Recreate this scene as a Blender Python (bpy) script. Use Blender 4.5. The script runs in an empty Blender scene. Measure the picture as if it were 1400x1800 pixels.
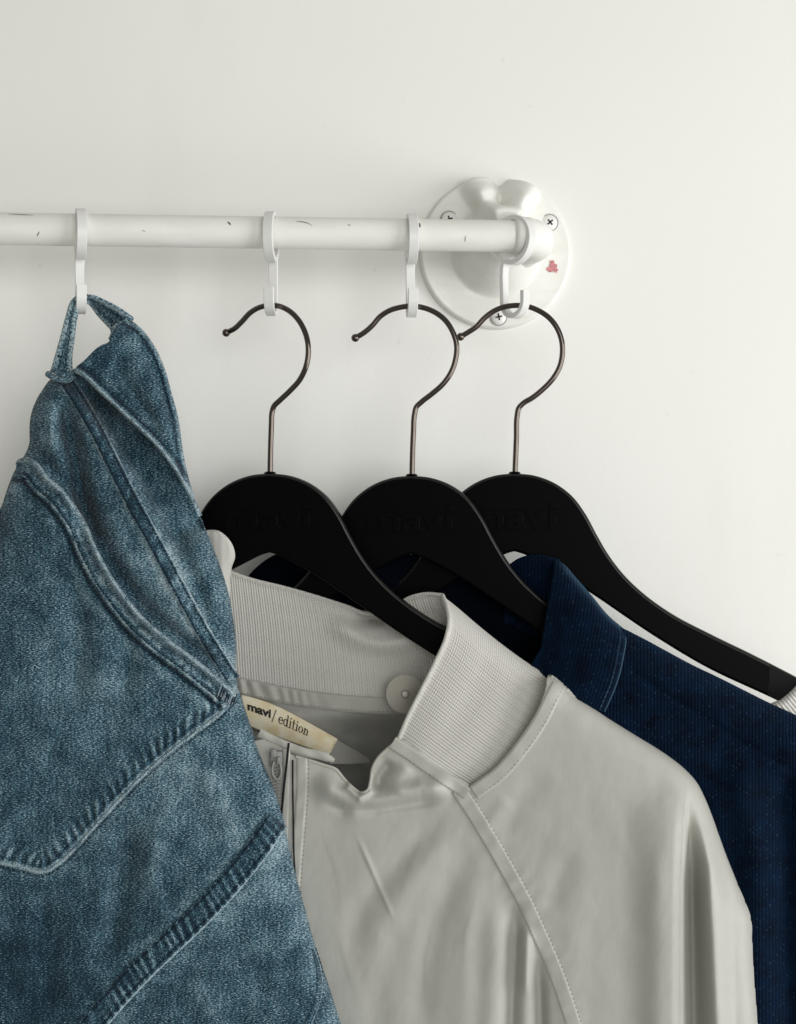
import bpy, bmesh, math
import numpy as np
from mathutils import Vector, Matrix

# ------------------------------------------------------------------ camera, light, exposure
S = bpy.context.scene
COL = S.collection
YAW = math.radians(4.2)
CAMX, CAMY, CAMZ = 0.0, -1.0, 1.5
cd = bpy.data.cameras.new('camera'); cam = bpy.data.objects.new('camera', cd); COL.objects.link(cam)
cam.location = (CAMX, CAMY, CAMZ); cam.rotation_euler = (math.radians(90), 0, -YAW)
cd.lens = 50.0; cd.sensor_width = 36.0; cd.sensor_fit = 'AUTO'; cd.clip_start = 0.02; cd.clip_end = 50
S.camera = cam
S.view_settings.view_transform = 'Standard'; S.view_settings.look = 'None'
S.view_settings.exposure = 0.0; S.view_settings.gamma = 1.0; S.view_settings.use_curve_mapping = False
W = bpy.data.worlds.new("World"); S.world = W; W.use_nodes = True
bg = W.node_tree.nodes['Background']; bg.inputs[0].default_value = (1.0, 0.98, 0.90, 1); bg.inputs[1].default_value = 0.31

def area_lamp(name, loc, target, sx, sy, power, col):
    l = bpy.data.lights.new(name, 'AREA'); l.shape = 'RECTANGLE'; l.size = sx; l.size_y = sy
    l.energy = power; l.color = col
    o = bpy.data.objects.new(name, l); COL.objects.link(o); o.location = loc
    d = Vector(target) - Vector(loc); o.rotation_euler = d.to_track_quat('-Z', 'Y').to_euler()
    return o
area_lamp('window_light', (2.0, -1.0, 1.25), (0.1, 0.0, 1.38), 1.1, 1.7, 36.0, (0.985, 0.985, 1.0))
area_lamp('fill_light', (0.75, -2.4, 1.6), (0.0, 0.0, 1.35), 1.6, 1.5, 28.0, (0.985, 0.99, 0.975))  # added soft fill from front right, no known source, lifts wall and garments

# ------------------------------------------------------------------ geometry helpers
F = 2500.0
cy_, sy_ = math.cos(YAW), math.sin(YAW)
def world(u, v, d):
    """photograph point (u,v) standing d millimetres in front of the rail's vertical plane"""
    u = np.asarray(u, float); v = np.asarray(v, float); d = np.asarray(d, float)
    a = (u - 700) / F; b = (900 - v) / F
    dx = sy_ + a * cy_; dy = cy_ - a * sy_
    t = (-d / 1000.0 - CAMY) / dy
    return np.stack([CAMX + t * dx, CAMY + t * dy, CAMZ + t * b], -1)
def world_on(u, v, origin, nrm):
    a = (u - 700) / F; b = (900 - v) / F
    dr = Vector((sy_ + a * cy_, cy_ - a * sy_, b)); c = Vector((CAMX, CAMY, CAMZ))
    t = (Vector(origin) - c).dot(nrm) / dr.dot(nrm)
    return c + dr * t

def smooth(pts, step=3.0, closed=False):
    P = np.asarray(pts, float); n = len(P); out = []
    rng = range(n if closed else n - 1)
    for i in rng:
        if closed: p0, p1, p2, p3 = P[(i-1) % n], P[i], P[(i+1) % n], P[(i+2) % n]
        else:
            p1, p2 = P[i], P[i+1]
            p0 = P[i-1] if i > 0 else 2*p1 - p2
            p3 = P[i+2] if i+2 < n else 2*p2 - p1
        L = max(np.linalg.norm((p2 - p1)[:2]), 1e-6); k = max(int(L / step), 1)
        # centripetal-ish tangents (scaled by chord) keep corners tight
        d01 = max(np.linalg.norm((p1-p0)[:2]), 1e-6); d23 = max(np.linalg.norm((p3-p2)[:2]), 1e-6)
        m1 = ((p2-p1)/L*d01 + (p1-p0)/d01*L) / (d01 + L) * L
        m2 = ((p3-p2)/d23*L + (p2-p1)/L*d23) / (d23 + L) * L
        for j in range(k):
            t = j / k
            out.append((2*t**3-3*t**2+1)*p1 + (t**3-2*t**2+t)*m1 + (-2*t**3+3*t**2)*p2 + (t**3-t**2)*m2)
    if not closed: out.append(P[-1])
    return np.array(out)
def resample(P, n):
    P = np.asarray(P, float)
    L = np.r_[0, np.cumsum(np.linalg.norm(np.diff(P[:, :2], axis=0), axis=1))]
    s = np.linspace(0, L[-1], n)
    return np.stack([np.interp(s, L, P[:, k]) for k in range(P.shape[1])], -1)
def path_normals(P):
    T = np.gradient(P[:, :2], axis=0); T /= np.maximum(np.linalg.norm(T, axis=1, keepdims=True), 1e-9)
    return np.stack([T[:, 1], -T[:, 0]], -1)          # to the right when travelling down the picture
def offset(P, o):
    P = np.asarray(P, float); Q = P.copy(); Q[:, :2] = P[:, :2] + path_normals(P) * o; return Q

def poly_dist(U, V, pts):
    P = np.asarray(pts, float)[:, :2]
    U = np.asarray(U, float); V = np.asarray(V, float)
    best = np.full(U.shape, 1e18); sd = np.zeros(U.shape); sl = np.zeros(U.shape); acc = 0.0
    for i in range(len(P) - 1):
        x0, y0 = P[i]; dx, dy = P[i+1] - P[i]; L2 = dx*dx + dy*dy
        if L2 < 1e-12: continue
        L = math.sqrt(L2)
        t = np.clip(((U-x0)*dx + (V-y0)*dy) / L2, 0, 1)
        d2 = (U-x0-t*dx)**2 + (V-y0-t*dy)**2
        m = d2 < best
        cr = ((U-x0)*dy - (V-y0)*dx)
        best = np.where(m, d2, best); sd = np.where(m, np.sign(cr), sd); sl = np.where(m, acc + t*L, sl); acc += L
    D = np.sqrt(best)
    return D, sd * D, sl, acc
def prof(x):
    x = np.clip(x, 0, 1); return np.sqrt(np.maximum(1 - (1-x)**2, 0))
def sstep(a, b, x):
    t = np.clip((x - a) / (b - a), 0, 1); return t*t*(3-2*t)
def ridge(U, V, pts, wl, amp, wr=None, fade=0.25):
    D, sd, s, L = poly_dist(U, V, pts)
    w = np.where(sd < 0, wl, wl if wr is None else wr)
    f = np.clip(np.minimum(s, L - s) / max(L * fade, 1e-6), 0, 1) if fade > 0 else 1.0
    f = f*f*(3-2*f) if fade > 0 else 1.0
    return amp * np.exp(-(D / w)**2) * f
_rs = np.random.RandomState(7); _T = _rs.rand(256, 256)
def vnoise(x, y):
    x = np.asarray(x, float); y = np.asarray(y, float)
    xi = np.floor(x).astype(int); yi = np.floor(y).astype(int); fx = x - xi; fy = y - yi
    fx = fx*fx*(3-2*fx); fy = fy*fy*(3-2*fy)
    g = lambda a, b: _T[a & 255, b & 255]
    return (g(xi, yi)*(1-fx)+g(xi+1, yi)*fx)*(1-fy) + (g(xi, yi+1)*(1-fx)+g(xi+1, yi+1)*fx)*fy - 0.5
def fbm(x, y, o=3):
    r = 0; a = 1.0
    for i in range(o): r = r + a*vnoise(x + 17*i, y + 31*i); x = x*2.03; y = y*2.03; a *= 0.5
    return r

# ------------------------------------------------------------------ object helpers
def thing(name, label, cat, loc=(0, 0, 0), rz=0.0, group=None):
    o = bpy.data.objects.new(name, None); COL.objects.link(o); o.empty_display_size = 0.03
    o.location = loc; o.rotation_euler = (0, 0, rz); o['label'] = label; o['category'] = cat
    if group: o['group'] = group
    return o
def root_of(o):
    while o.parent: o = o.parent
    return o
def link(name, me, mat, parent=None, label=None):
    o = bpy.data.objects.new(name, me); COL.objects.link(o)
    if mat and len(me.materials) < 2: me.materials.clear(); me.materials.append(mat)
    if parent: o.parent = parent
    if label: o['label'] = label
    return o
def raw_mesh(name, co, faces, uv=None, attrs=None, smooth_=True):
    me = bpy.data.meshes.new(name)
    co = np.asarray(co, np.float32); faces = np.asarray(faces, np.int32); k = faces.shape[1]
    me.vertices.add(len(co)); me.vertices.foreach_set('co', co.ravel())
    me.loops.add(faces.size); me.loops.foreach_set('vertex_index', faces.ravel())
    me.polygons.add(len(faces)); me.polygons.foreach_set('loop_start', np.arange(0, faces.size, k, dtype=np.int32))
    me.polygons.foreach_set('use_smooth', np.full(len(faces), smooth_))
    me.update(calc_edges=True)
    if uv is not None:
        l = me.uv_layers.new(name='UVMap'); l.data.foreach_set('uv', np.asarray(uv, np.float32)[faces.ravel()].ravel())
    for n, a in (attrs or {}).items():
        at = me.attributes.new(n, 'FLOAT', 'POINT'); at.data.foreach_set('value', np.asarray(a, np.float32))
    me.validate(); return me
def rel(co, parent):
    if parent is None: return co
    return co - np.array(root_of(parent).location)
def grid_faces(n, m):
    i = np.arange(n*m).reshape(n, m)
    return np.stack([i[:-1, :-1], i[:-1, 1:], i[1:, 1:], i[1:, :-1]], -1).reshape(-1, 4)
def solid(o, mm, off=-1.0):
    md = o.modifiers.new('thickness', 'SOLIDIFY'); md.thickness = mm / 1000; md.offset = off; return o

def inside_rows(us, vs, P):
    """scanline point-in-polygon on a regular grid -> bool[len(vs),len(us)]"""
    X0, Y0 = P[:, 0], P[:, 1]; X1, Y1 = np.roll(X0, -1), np.roll(Y0, -1)
    M = np.zeros((len(vs), len(us)), bool)
    for k, y in enumerate(vs):
        c = (Y0 <= y) != (Y1 <= y)
        xs = np.sort(X0[c] + (y - Y0[c]) / (Y1[c] - Y0[c]) * (X1[c] - X0[c]))
        M[k] = (np.searchsorted(xs, us) % 2) == 1
    return M
def sheet(name, outline, cell, depth, mat, parent, back=None, thick=None, attr=None, closed_smooth=True, uvk=0.04):
    """a piece of cloth: a fine grid inside an outline, its relief a function of place; back closes it behind"""
    P = smooth(outline, 2.0, True) if closed_smooth else np.asarray(outline, float)
    u0, v0 = P.min(0) - cell; u1, v1 = P.max(0) + cell
    us = np.arange(u0, u1 + cell, cell); vs = np.arange(v0, v1 + cell, cell)
    cell_in = inside_rows(us[:-1] + cell/2, vs[:-1] + cell/2 + 1e-4, P)
    nv, nu = len(vs), len(us)
    cnt = np.zeros((nv, nu), int)
    for a in (0, 1):
        for b in (0, 1): cnt[a:nv-1+a, b:nu-1+b] += cell_in
    used = cnt > 0; idx = np.full((nv, nu), -1); idx[used] = np.arange(used.sum())
    VV, UU = np.meshgrid(vs, us, indexing='ij'); U = UU[used].copy(); V = VV[used].copy(); c = cnt[used]
    bnd = np.where(c < 4)[0]
    for s in range(0, len(bnd), 2000):
        b = bnd[s:s+2000]
        q = np.argmin((U[b, None] - P[None, :, 0])**2 + (V[b, None] - P[None, :, 1])**2, 1)
        U[b] = P[q, 0]; V[b] = P[q, 1]
    d = depth(U, V)
    co = world(U, V, d)
    jj, ii = np.where(cell_in)
    fa = np.stack([idx[jj, ii], idx[jj+1, ii], idx[jj+1, ii+1], idx[jj, ii+1]], -1)
    uv = np.stack([U * uvk, -V * uvk], -1)
    at = {k: f(U, V) for k, f in (attr or {}).items()}
    if back is not None:
        db = back(U, V); n = len(U)
        isb = np.zeros(n, bool); isb[bnd] = True
        mp = np.arange(n); free = np.where(~isb)[0]; mp[free] = n + np.arange(len(free))
        co = np.concatenate([co, world(U[free], V[free], db[free])]); uv = np.concatenate([uv, uv[free]])
        at = {k: np.concatenate([a, a[free]]) for k, a in at.items()}
        fa = np.concatenate([fa, mp[fa][:, ::-1]])
    o = link(name, raw_mesh(name, rel(co, parent), fa, uv, at), mat, parent)
    if thick: solid(o, thick)
    return o
def grid_obj(name, G, mat, parent, uv=None, thick=None, attr=None, flip=False):
    """G: n x m x (u,v,d)"""
    n, m = G.shape[:2]
    co = world(G[..., 0], G[..., 1], G[..., 2]).reshape(-1, 3)
    fa = grid_faces(n, m)
    if flip: fa = fa[:, ::-1]
    if uv is None:
        uv = np.stack([G[..., 0] * 0.04, -G[..., 1] * 0.04], -1)
    at = {k: np.asarray(a).reshape(-1) for k, a in (attr or {}).items()}
    o = link(name, raw_mesh(name, rel(co, parent), fa, uv.reshape(-1, 2), at), mat, parent)
    if thick: solid(o, thick)
    return o
def coons(c0, c1, d0, d1, ns, nt, bulge=None):
    """c0,c1 run along s (t=0,1); d0,d1 run along t (s=0,1); rows = t"""
    c0, c1 = [resample(smooth(c, 3), ns) for c in (c0, c1)]; d0, d1 = [resample(smooth(c, 3), nt) for c in (d0, d1)]
    s = np.linspace(0, 1, ns)[None, :, None]; t = np.linspace(0, 1, nt)[:, None, None]
    G = (1-t)*c0[None] + t*c1[None] + (1-s)*d0[:, None] + s*d1[:, None] \
        - ((1-s)*(1-t)*c0[0] + s*(1-t)*c0[-1] + (1-s)*t*c1[0] + s*t*c1[-1])
    if bulge is not None: G[..., 2] += bulge(s[..., 0], t[..., 0], G[..., 0], G[..., 1])
    return G
def ribbon(name, path, hw, depth, mat, parent, raise_=1.0, nt=9, pucker=None, wear=None, step=2.0, edge=4.0, smooth_in=True, sink=0.6):
    P = smooth(path, step) if smooth_in else np.asarray(path, float); P = resample(P, max(int(len(P)), 4)); N = path_normals(P)
    seg = np.r_[0, np.cumsum(np.linalg.norm(np.diff(P[:, :2], axis=0), axis=1))]
    t = np.linspace(-1, 1, nt); hwv = hw(seg / seg[-1]) if callable(hw) else np.full(len(seg), hw)
    U = P[:, 0:1] + N[:, 0:1] * t[None] * hwv[:, None]; V = P[:, 1:2] + N[:, 1:2] * t[None] * hwv[:, None]
    D = depth(U, V)
    pr = prof((1 - np.abs(t)) * (hwv.mean() / edge))[None]
    D = D - sink + (raise_ + sink) * pr
    Sg = np.repeat(seg[:, None], nt, 1); Tt = np.repeat(t[None], len(seg), 0)
    if pucker is not None: D = D + pucker(Sg, Tt) * np.sqrt(pr)
    at = {'wear': wear(Sg, Tt) if wear else np.zeros_like(D)}
    uv = np.stack([Tt * hwv[:, None] * 0.04, Sg * 0.04], -1)
    return grid_obj(name, np.stack([U, V, D], -1), mat, parent, uv, attr=at)
def stitches(name, path, depth, mat, parent, ln=6.0, gap=3.0, r=0.45, up=0.35, smooth_in=True):
    P = smooth(path, 2.0) if smooth_in else np.asarray(path, float)
    seg = np.r_[0, np.cumsum(np.linalg.norm(np.diff(P[:, :2], axis=0), axis=1))]
    n = int(seg[-1] / (ln + gap)); co = []; fa = []
    for i in range(n):
        s0 = i * (ln + gap); ss = np.array([s0, s0 + ln*0.5, s0 + ln])
        x = np.interp(ss, seg, P[:, 0]); y = np.interp(ss, seg, P[:, 1])
        tx, ty = x[2]-x[0], y[2]-y[0]; L = math.hypot(tx, ty) or 1; nx, ny = ty/L, -tx/L
        rp = r / 0.4; d = depth(x, y)
        b = len(co); k = 0
        for j, (rr, h) in enumerate(((0.55, 0.05), (1.0, up), (0.55, 0.05))):
            for (a, q) in ((-1, -0.5), (-0.5, 0.9), (0.5, 0.9), (1, -0.5)):
                co.append((x[j] + nx*rp*rr*a, y[j] + ny*rp*rr*a, d[j] + h + r*rr*q))
        for j in range(2):
            for k in range(3): fa.append((b+j*4+k, b+j*4+k+1, b+(j+1)*4+k+1, b+(j+1)*4+k))
    co = np.array(co); me = raw_mesh(name, rel(world(co[:, 0], co[:, 1], co[:, 2]), parent), fa)
    return link(name, me, mat, parent)
def tube_mesh(name, pts, r, nseg=12, cap=True):
    """pts in metres (n,3); r scalar or array"""
    P = np.asarray(pts, float); n = len(P); r = np.full(n, r) if np.isscalar(r) else np.asarray(r)
    T = np.gradient(P, axis=0); T /= np.maximum(np.linalg.norm(T, axis=1, keepdims=True), 1e-12)
    ref = np.array([0, 1.0, 0]) if abs(T[0, 1]) < 0.9 else np.array([1.0, 0, 0])
    A = np.cross(T[0], ref); A /= np.linalg.norm(A); co = []
    for i in range(n):
        A = A - T[i]*A.dot(T[i]); A /= np.linalg.norm(A); B = np.cross(T[i], A)
        for k in range(nseg):
            a = 2*math.pi*k/nseg; co.append(P[i] + r[i]*(math.cos(a)*A + math.sin(a)*B))
    fa = [(i*nseg+k, i*nseg+(k+1) % nseg, (i+1)*nseg+(k+1) % nseg, (i+1)*nseg+k) for i in range(n-1) for k in range(nseg)]
    if cap:
        for i, sgn in ((0, 1), (n-1, -1)):
            c = len(co); co.append(P[i])
            for k in range(nseg):
                a, b = i*nseg+k, i*nseg+(k+1) % nseg
                fa.append((c, b, a, a) if sgn > 0 else (c, a, b, b))
    bm = bmesh.new(); vs = [bm.verts.new(c) for c in co]
    for f in fa:
        f = list(dict.fromkeys(f))
        try: bm.faces.new([vs[i] for i in f]).smooth = True
        except ValueError: pass
    bmesh.ops.recalc_face_normals(bm, faces=bm.faces)
    me = bpy.data.meshes.new(name); bm.to_mesh(me); bm.free(); return me
def px_tube(name, pts, rmm, mat, parent, step=3.0, nseg=10, wear=None):
    P = smooth(pts, step); c = rel(world(P[:, 0], P[:, 1], P[:, 2]), parent)
    me = tube_mesh(name, c, rmm/1000 * (1 + (0.12*fbm(np.arange(len(P))/3.0, np.full(len(P), P[0, 0])) if wear is not None else np.zeros(len(P)))), nseg)
    uvl = me.uv_layers.new(name='UVMap'); vi = np.zeros(len(me.loops), np.int32); me.loops.foreach_get('vertex_index', vi)
    co = np.zeros(len(me.vertices)*3, np.float32); me.vertices.foreach_get('co', co); co = co.reshape(-1, 3)
    uvl.data.foreach_set('uv', np.stack([co[:, 0]*100 + co[:, 1]*60, co[:, 2]*100], -1)[vi].astype(np.float32).ravel())
    if wear is not None: at = me.attributes.new('wear', 'FLOAT', 'POINT'); at.data.foreach_set('value', np.full(len(me.vertices), wear, np.float32))
    return link(name, me, mat, parent)
def bm_mesh(name, bm, sm=True, sharp=None):
    bmesh.ops.recalc_face_normals(bm, faces=bm.faces)
    for f in bm.faces: f.smooth = sm
    me = bpy.data.meshes.new(name); bm.to_mesh(me); bm.free()
    if sharp: me.set_sharp_from_angle(angle=math.radians(sharp))
    return me
def lathe(bm, prof_, axis='z', n=32, M=None):
    """prof_: (r,h) pairs; closes on r=0"""
    rings = []
    for r, h in prof_:
        if r < 1e-9:
            rings.append([bm.verts.new((0, 0, h))])
        else: rings.append([bm.verts.new((r*math.cos(2*math.pi*k/n), r*math.sin(2*math.pi*k/n), h)) for k in range(n)])
    vs = [v for R in rings for v in R]
    for a, b in zip(rings[:-1], rings[1:]):
        for k in range(n):
            q = [a[k % len(a)], a[(k+1) % len(a)], b[(k+1) % len(b)], b[k % len(b)]]
            q = list(dict.fromkeys(q))
            if len(q) > 2: bm.faces.new(q)
    if M is not None: bmesh.ops.transform(bm, matrix=M, verts=vs)
    return vs
def box(bm, c, s, M=None, bev=0):
    r = bmesh.ops.create_cube(bm, size=1); vs = r['verts']
    bmesh.ops.scale(bm, vec=s, verts=vs)
    if bev:
        e = list({e for v in vs for e in v.link_edges})
        rr = bmesh.ops.bevel(bm, geom=e, offset=bev, segments=2, affect='EDGES', profile=0.5); vs = list({v for f in rr['faces'] for v in f.verts} | {v for v in vs if v.is_valid})
    bmesh.ops.translate(bm, vec=c, verts=vs)
    if M is not None: bmesh.ops.transform(bm, matrix=M, verts=vs)
    return vs
def curve_to_mesh(cu, name):
    o = bpy.data.objects.new('temporary_curve', cu); COL.objects.link(o)
    dg = bpy.context.evaluated_depsgraph_get(); dg.update()
    me = bpy.data.meshes.new_from_object(o.evaluated_get(dg)); me.name = name
    bpy.data.objects.remove(o); bpy.data.curves.remove(cu); return me
def text_mesh(txt, name, extrude=0.0, bold=0.0, bevel=0.0, spacing=1.0):
    cu = bpy.data.curves.new('text', 'FONT'); cu.body = txt; cu.size = 1.0; cu.extrude = extrude; cu.offset = bold
    cu.bevel_depth = bevel; cu.bevel_resolution = 1; cu.space_character = spacing; cu.resolution_u = 6
    return curve_to_mesh(cu, name)

# ------------------------------------------------------------------ materials
class NT:
    def __init__(s, name):
        s.m = bpy.data.materials.new(name); s.m.use_nodes = True; s.t = s.m.node_tree; s.b = s.t.nodes['Principled BSDF']
    def n(s, typ, **kw):
        x = s.t.nodes.new(typ)
        for k, v in kw.items(): setattr(x, k, v)
        return x
    def l(s, a, b): s.t.links.new(a, b)
    def sock(s, x, val):
        if isinstance(val, (int, float)): x.default_value = val
        elif isinstance(val, tuple): x.default_value = val
        else: s.l(val, x)
    def math(s, op, a, b=0.0, c=None, clamp=False):
        x = s.n('ShaderNodeMath', operation=op, use_clamp=clamp); s.sock(x.inputs[0], a); s.sock(x.inputs[1], b)
        if c is not None: s.sock(x.inputs[2], c)
        return x.outputs[0]
    def mix(s, f, a, b, mode='MIX'):
        x = s.n('ShaderNodeMix', data_type='RGBA', blend_type=mode); s.sock(x.inputs[0], f); s.sock(x.inputs[6], a); s.sock(x.inputs[7], b); return x.outputs[2]
    def noise(s, co, scale, detail=3.0, rough=0.5):
        x = s.n('ShaderNodeTexNoise'); s.l(co, x.inputs['Vector']); x.inputs['Scale'].default_value = scale
        x.inputs['Detail'].default_value = detail; x.inputs['Roughness'].default_value = rough; return x.outputs[0]
    def map(s, co, sc=(1, 1, 1), rot=(0, 0, 0), loc=(0, 0, 0)):
        x = s.n('ShaderNodeMapping'); s.l(co, x.inputs[0]); x.inputs[1].default_value = loc; x.inputs[2].default_value = rot; x.inputs[3].default_value = sc; return x.outputs[0]
    def ramp(s, f, lo, hi):
        x = s.n('ShaderNodeMapRange'); s.sock(x.inputs[0], f); x.inputs[1].default_value = lo; x.inputs[2].default_value = hi; return x.outputs[0]
    def bump(s, h, strength, dist, prev=None):
        x = s.n('ShaderNodeBump'); s.l(h, x.inputs['Height']); x.inputs['Strength'].default_value = strength; x.inputs['Distance'].default_value = dist
        if prev is not None: s.l(prev, x.inputs['Normal'])
        return x.outputs[0]
    def coord(s, k='UV'): return s.n('ShaderNodeTexCoord').outputs[k]
    def set(s, **kw):
        for k, v in kw.items(): s.sock(s.b.inputs[k.replace('_', ' ')], v)
def c4(r, g, b): return (r, g, b, 1.0)

def mat_wall():
    m = NT('wall_paint'); o = m.coord('Object')
    n1 = m.noise(o, 2.2, 4); n2 = m.noise(m.map(o, (14, 1, 2.5)), 1.0, 3)
    c = m.mix(m.ramp(n1, 0.3, 0.7), c4(0.79, 0.787, 0.745), c4(0.815, 0.815, 0.785))
    c = m.mix(m.math('MULTIPLY', m.ramp(n2, 0.55, 0.75), 0.34), c, c4(0.74, 0.73, 0.66))
    sp = m.ramp(m.noise(o, 55, 2, 0.4), 0.735, 0.76)
    c = m.mix(m.math('MULTIPLY', sp, 0.2), c, c4(0.55, 0.53, 0.45))
    m.set(Base_Color=c, Roughness=0.62, Specular_IOR_Level=0.25)
    h = m.math('ADD', m.noise(o, 160, 4, 0.6), m.math('MULTIPLY', m.noise(o, 18, 3), 1.4))
    m.set(Normal=m.bump(h, 0.14, 0.0010)); return m.m
def mat_enamel():
    m = NT('white_enamel'); o = m.coord('Object')
    n1 = m.noise(m.map(o, (1, 4, 4)), 30, 4)
    c = m.mix(m.ramp(n1, 0.35, 0.7), c4(0.80, 0.80, 0.765), c4(0.755, 0.75, 0.695))
    v = m.n('ShaderNodeTexVoronoi', feature='F1'); m.l(m.map(o, (1.0, 1, 0.45), (0, 0.6, 0)), v.inputs['Vector']); v.inputs['Scale'].default_value = 34
    d = m.math('ADD', v.outputs['Distance'], m.math('MULTIPLY', m.noise(o, 420, 2), 0.10))
    sel = m.n('ShaderNodeSeparateColor'); m.l(v.outputs['Color'], sel.inputs[0])
    chip = m.math('MULTIPLY', m.math('LESS_THAN', d, 0.098), m.math('GREATER_THAN', sel.outputs[0], 0.62))
    c = m.mix(m.math('MULTIPLY', chip, 0.85), c, c4(0.10, 0.09, 0.075))
    m.set(Base_Color=c, Roughness=0.5, Specular_IOR_Level=0.32)
    h = m.math('ADD', m.noise(o, 260, 4, 0.6), m.math('MULTIPLY', m.noise(o, 40, 2), 0.8))
    m.set(Normal=m.bump(m.math('SUBTRACT', h, chip), 0.18, 0.0008)); return m.m
def mat_plain(name, col, rough, spec=0.5, metal=0.0, bump=0.0, bscale=200, var=0.0):
    m = NT(name); o = m.coord('Object')
    if var:
        n = m.ramp(m.noise(o, bscale * 0.25, 4), 0.3, 0.7)
        c = m.mix(n, c4(*[x*(1-var) for x in col]), c4(*[min(x*(1+var), 1) for x in col]))
        m.set(Base_Color=c)
    else: m.set(Base_Color=c4(*col))
    m.set(Roughness=rough, Metallic=metal, Specular_IOR_Level=spec)
    if bump: m.set(Normal=m.bump(m.noise(o, bscale, 4, 0.6), bump, 0.0006))
    return m.m
def mat_denim(name='denim', dark=(0.004, 0.017, 0.031), mid=(0.047, 0.120, 0.166), light=(0.36, 0.485, 0.535)):
    m = NT(name); uv = m.coord('UV')
    at = m.n('ShaderNodeAttribute', attribute_name='wear').outputs['Fac']
    g1 = m.noise(m.map(uv, (3.4, 8.0, 1), (0, 0, math.radians(-28))), 2.0, 2, 0.6)
    g2 = m.noise(m.map(uv, (2.2, 7.5, 1), (0, 0, math.radians(-30))), 1.9, 1, 0.5)
    big = m.noise(uv, 0.55, 4, 0.55); streak = m.noise(m.map(uv, (6.0, 0.35, 1)), 1.0, 3)
    g = m.math('ADD', m.math('MULTIPLY', g1, 1.25), m.math('MULTIPLY', g2, 0.6))            # ~0.9 mean
    f = m.math('ADD', m.math('MULTIPLY', m.math('SUBTRACT', g, 0.925), 2.3), 0.235)
    f = m.math('ADD', f, m.math('MULTIPLY', m.math('SUBTRACT', big, 0.5), 0.9))
    f = m.math('ADD', f, m.math('MULTIPLY', m.math('SUBTRACT', streak, 0.5), 0.5))
    f = m.math('ADD', f, m.math('MULTIPLY', at, 0.92))
    r = m.n('ShaderNodeValToRGB'); m.l(f, r.inputs[0]); e = r.color_ramp.elements
    e[0].position = 0.0; e[0].color = c4(*dark); e[1].position = 1.0; e[1].color = c4(*light)
    x = e.new(0.45); x.color = c4(*mid)
    wc = m.mix(m.math('MULTIPLY', m.math('MULTIPLY', m.math('MAXIMUM', m.math('SUBTRACT', at, 0.30), 0.0), 1.25), m.ramp(g, 0.65, 1.1), clamp=True), r.outputs[0], c4(0.42, 0.465, 0.455))
    m.set(Base_Color=wc, Roughness=0.9, Specular_IOR_Level=0.12, Sheen_Weight=0.12, Sheen_Roughness=0.5)
    tw = m.n('ShaderNodeTexWave', wave_type='BANDS', bands_direction='X'); m.l(m.map(uv, (1, 1, 1), (0, 0, math.radians(60))), tw.inputs[0])
    tw.inputs['Scale'].default_value = 3.2; tw.inputs['Distortion'].default_value = 1.5
    h = m.math('ADD', g1, m.math('MULTIPLY', tw.outputs['Fac'], 0.25))
    m.set(Normal=m.bump(h, 0.8, 0.0012)); return m.m
def mat_nylon(name='grey_nylon', col=(0.418, 0.416, 0.376)):
    m = NT(name); uv = m.coord('UV')
    n = m.noise(m.map(uv, (3, 1.2, 1)), 1.0, 4)
    c = m.mix(m.ramp(n, 0.3, 0.7), c4(*[x*0.98 for x in col]), c4(*[x*1.02 for x in col]))
    m.set(Base_Color=c, Roughness=0.5, Specular_IOR_Level=0.42, Sheen_Weight=0.08)
    h = m.math('ADD', m.noise(m.map(uv, (40, 40, 1)), 1.0, 2), m.math('MULTIPLY', m.noise(m.map(uv, (2.2, 0.5, 1)), 1.6, 3), 1.2))
    m.set(Normal=m.bump(h, 0.16, 0.0008)); return m.m
def mat_knit(name, col, pitch=(1, 1), k=0.5, dash=None):
    m = NT(name); uv = m.coord('UV')
    n = m.noise(uv, 14.0, 3); c = m.mix(m.ramp(n, 0.3, 0.7), c4(*[x*0.93 for x in col]), c4(*[x*1.06 for x in col]))
    m.set(Base_Color=c, Roughness=0.85, Specular_IOR_Level=0.15, Sheen_Weight=0.15)
    sx = m.n('ShaderNodeSeparateXYZ'); m.l(uv, sx.inputs[0])
    a = m.math('SINE', m.math('MULTIPLY', sx.outputs[0], 2*math.pi*pitch[0])); b = m.math('SINE', m.math('MULTIPLY', sx.outputs[1], 2*math.pi*pitch[1]))
    h = m.math('ADD', m.math('MULTIPLY', a, 0.5), m.math('ADD', m.math('MULTIPLY', b, 0.5), n))
    m.set(Normal=m.bump(h, k, 0.0006)); return m.m
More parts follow.
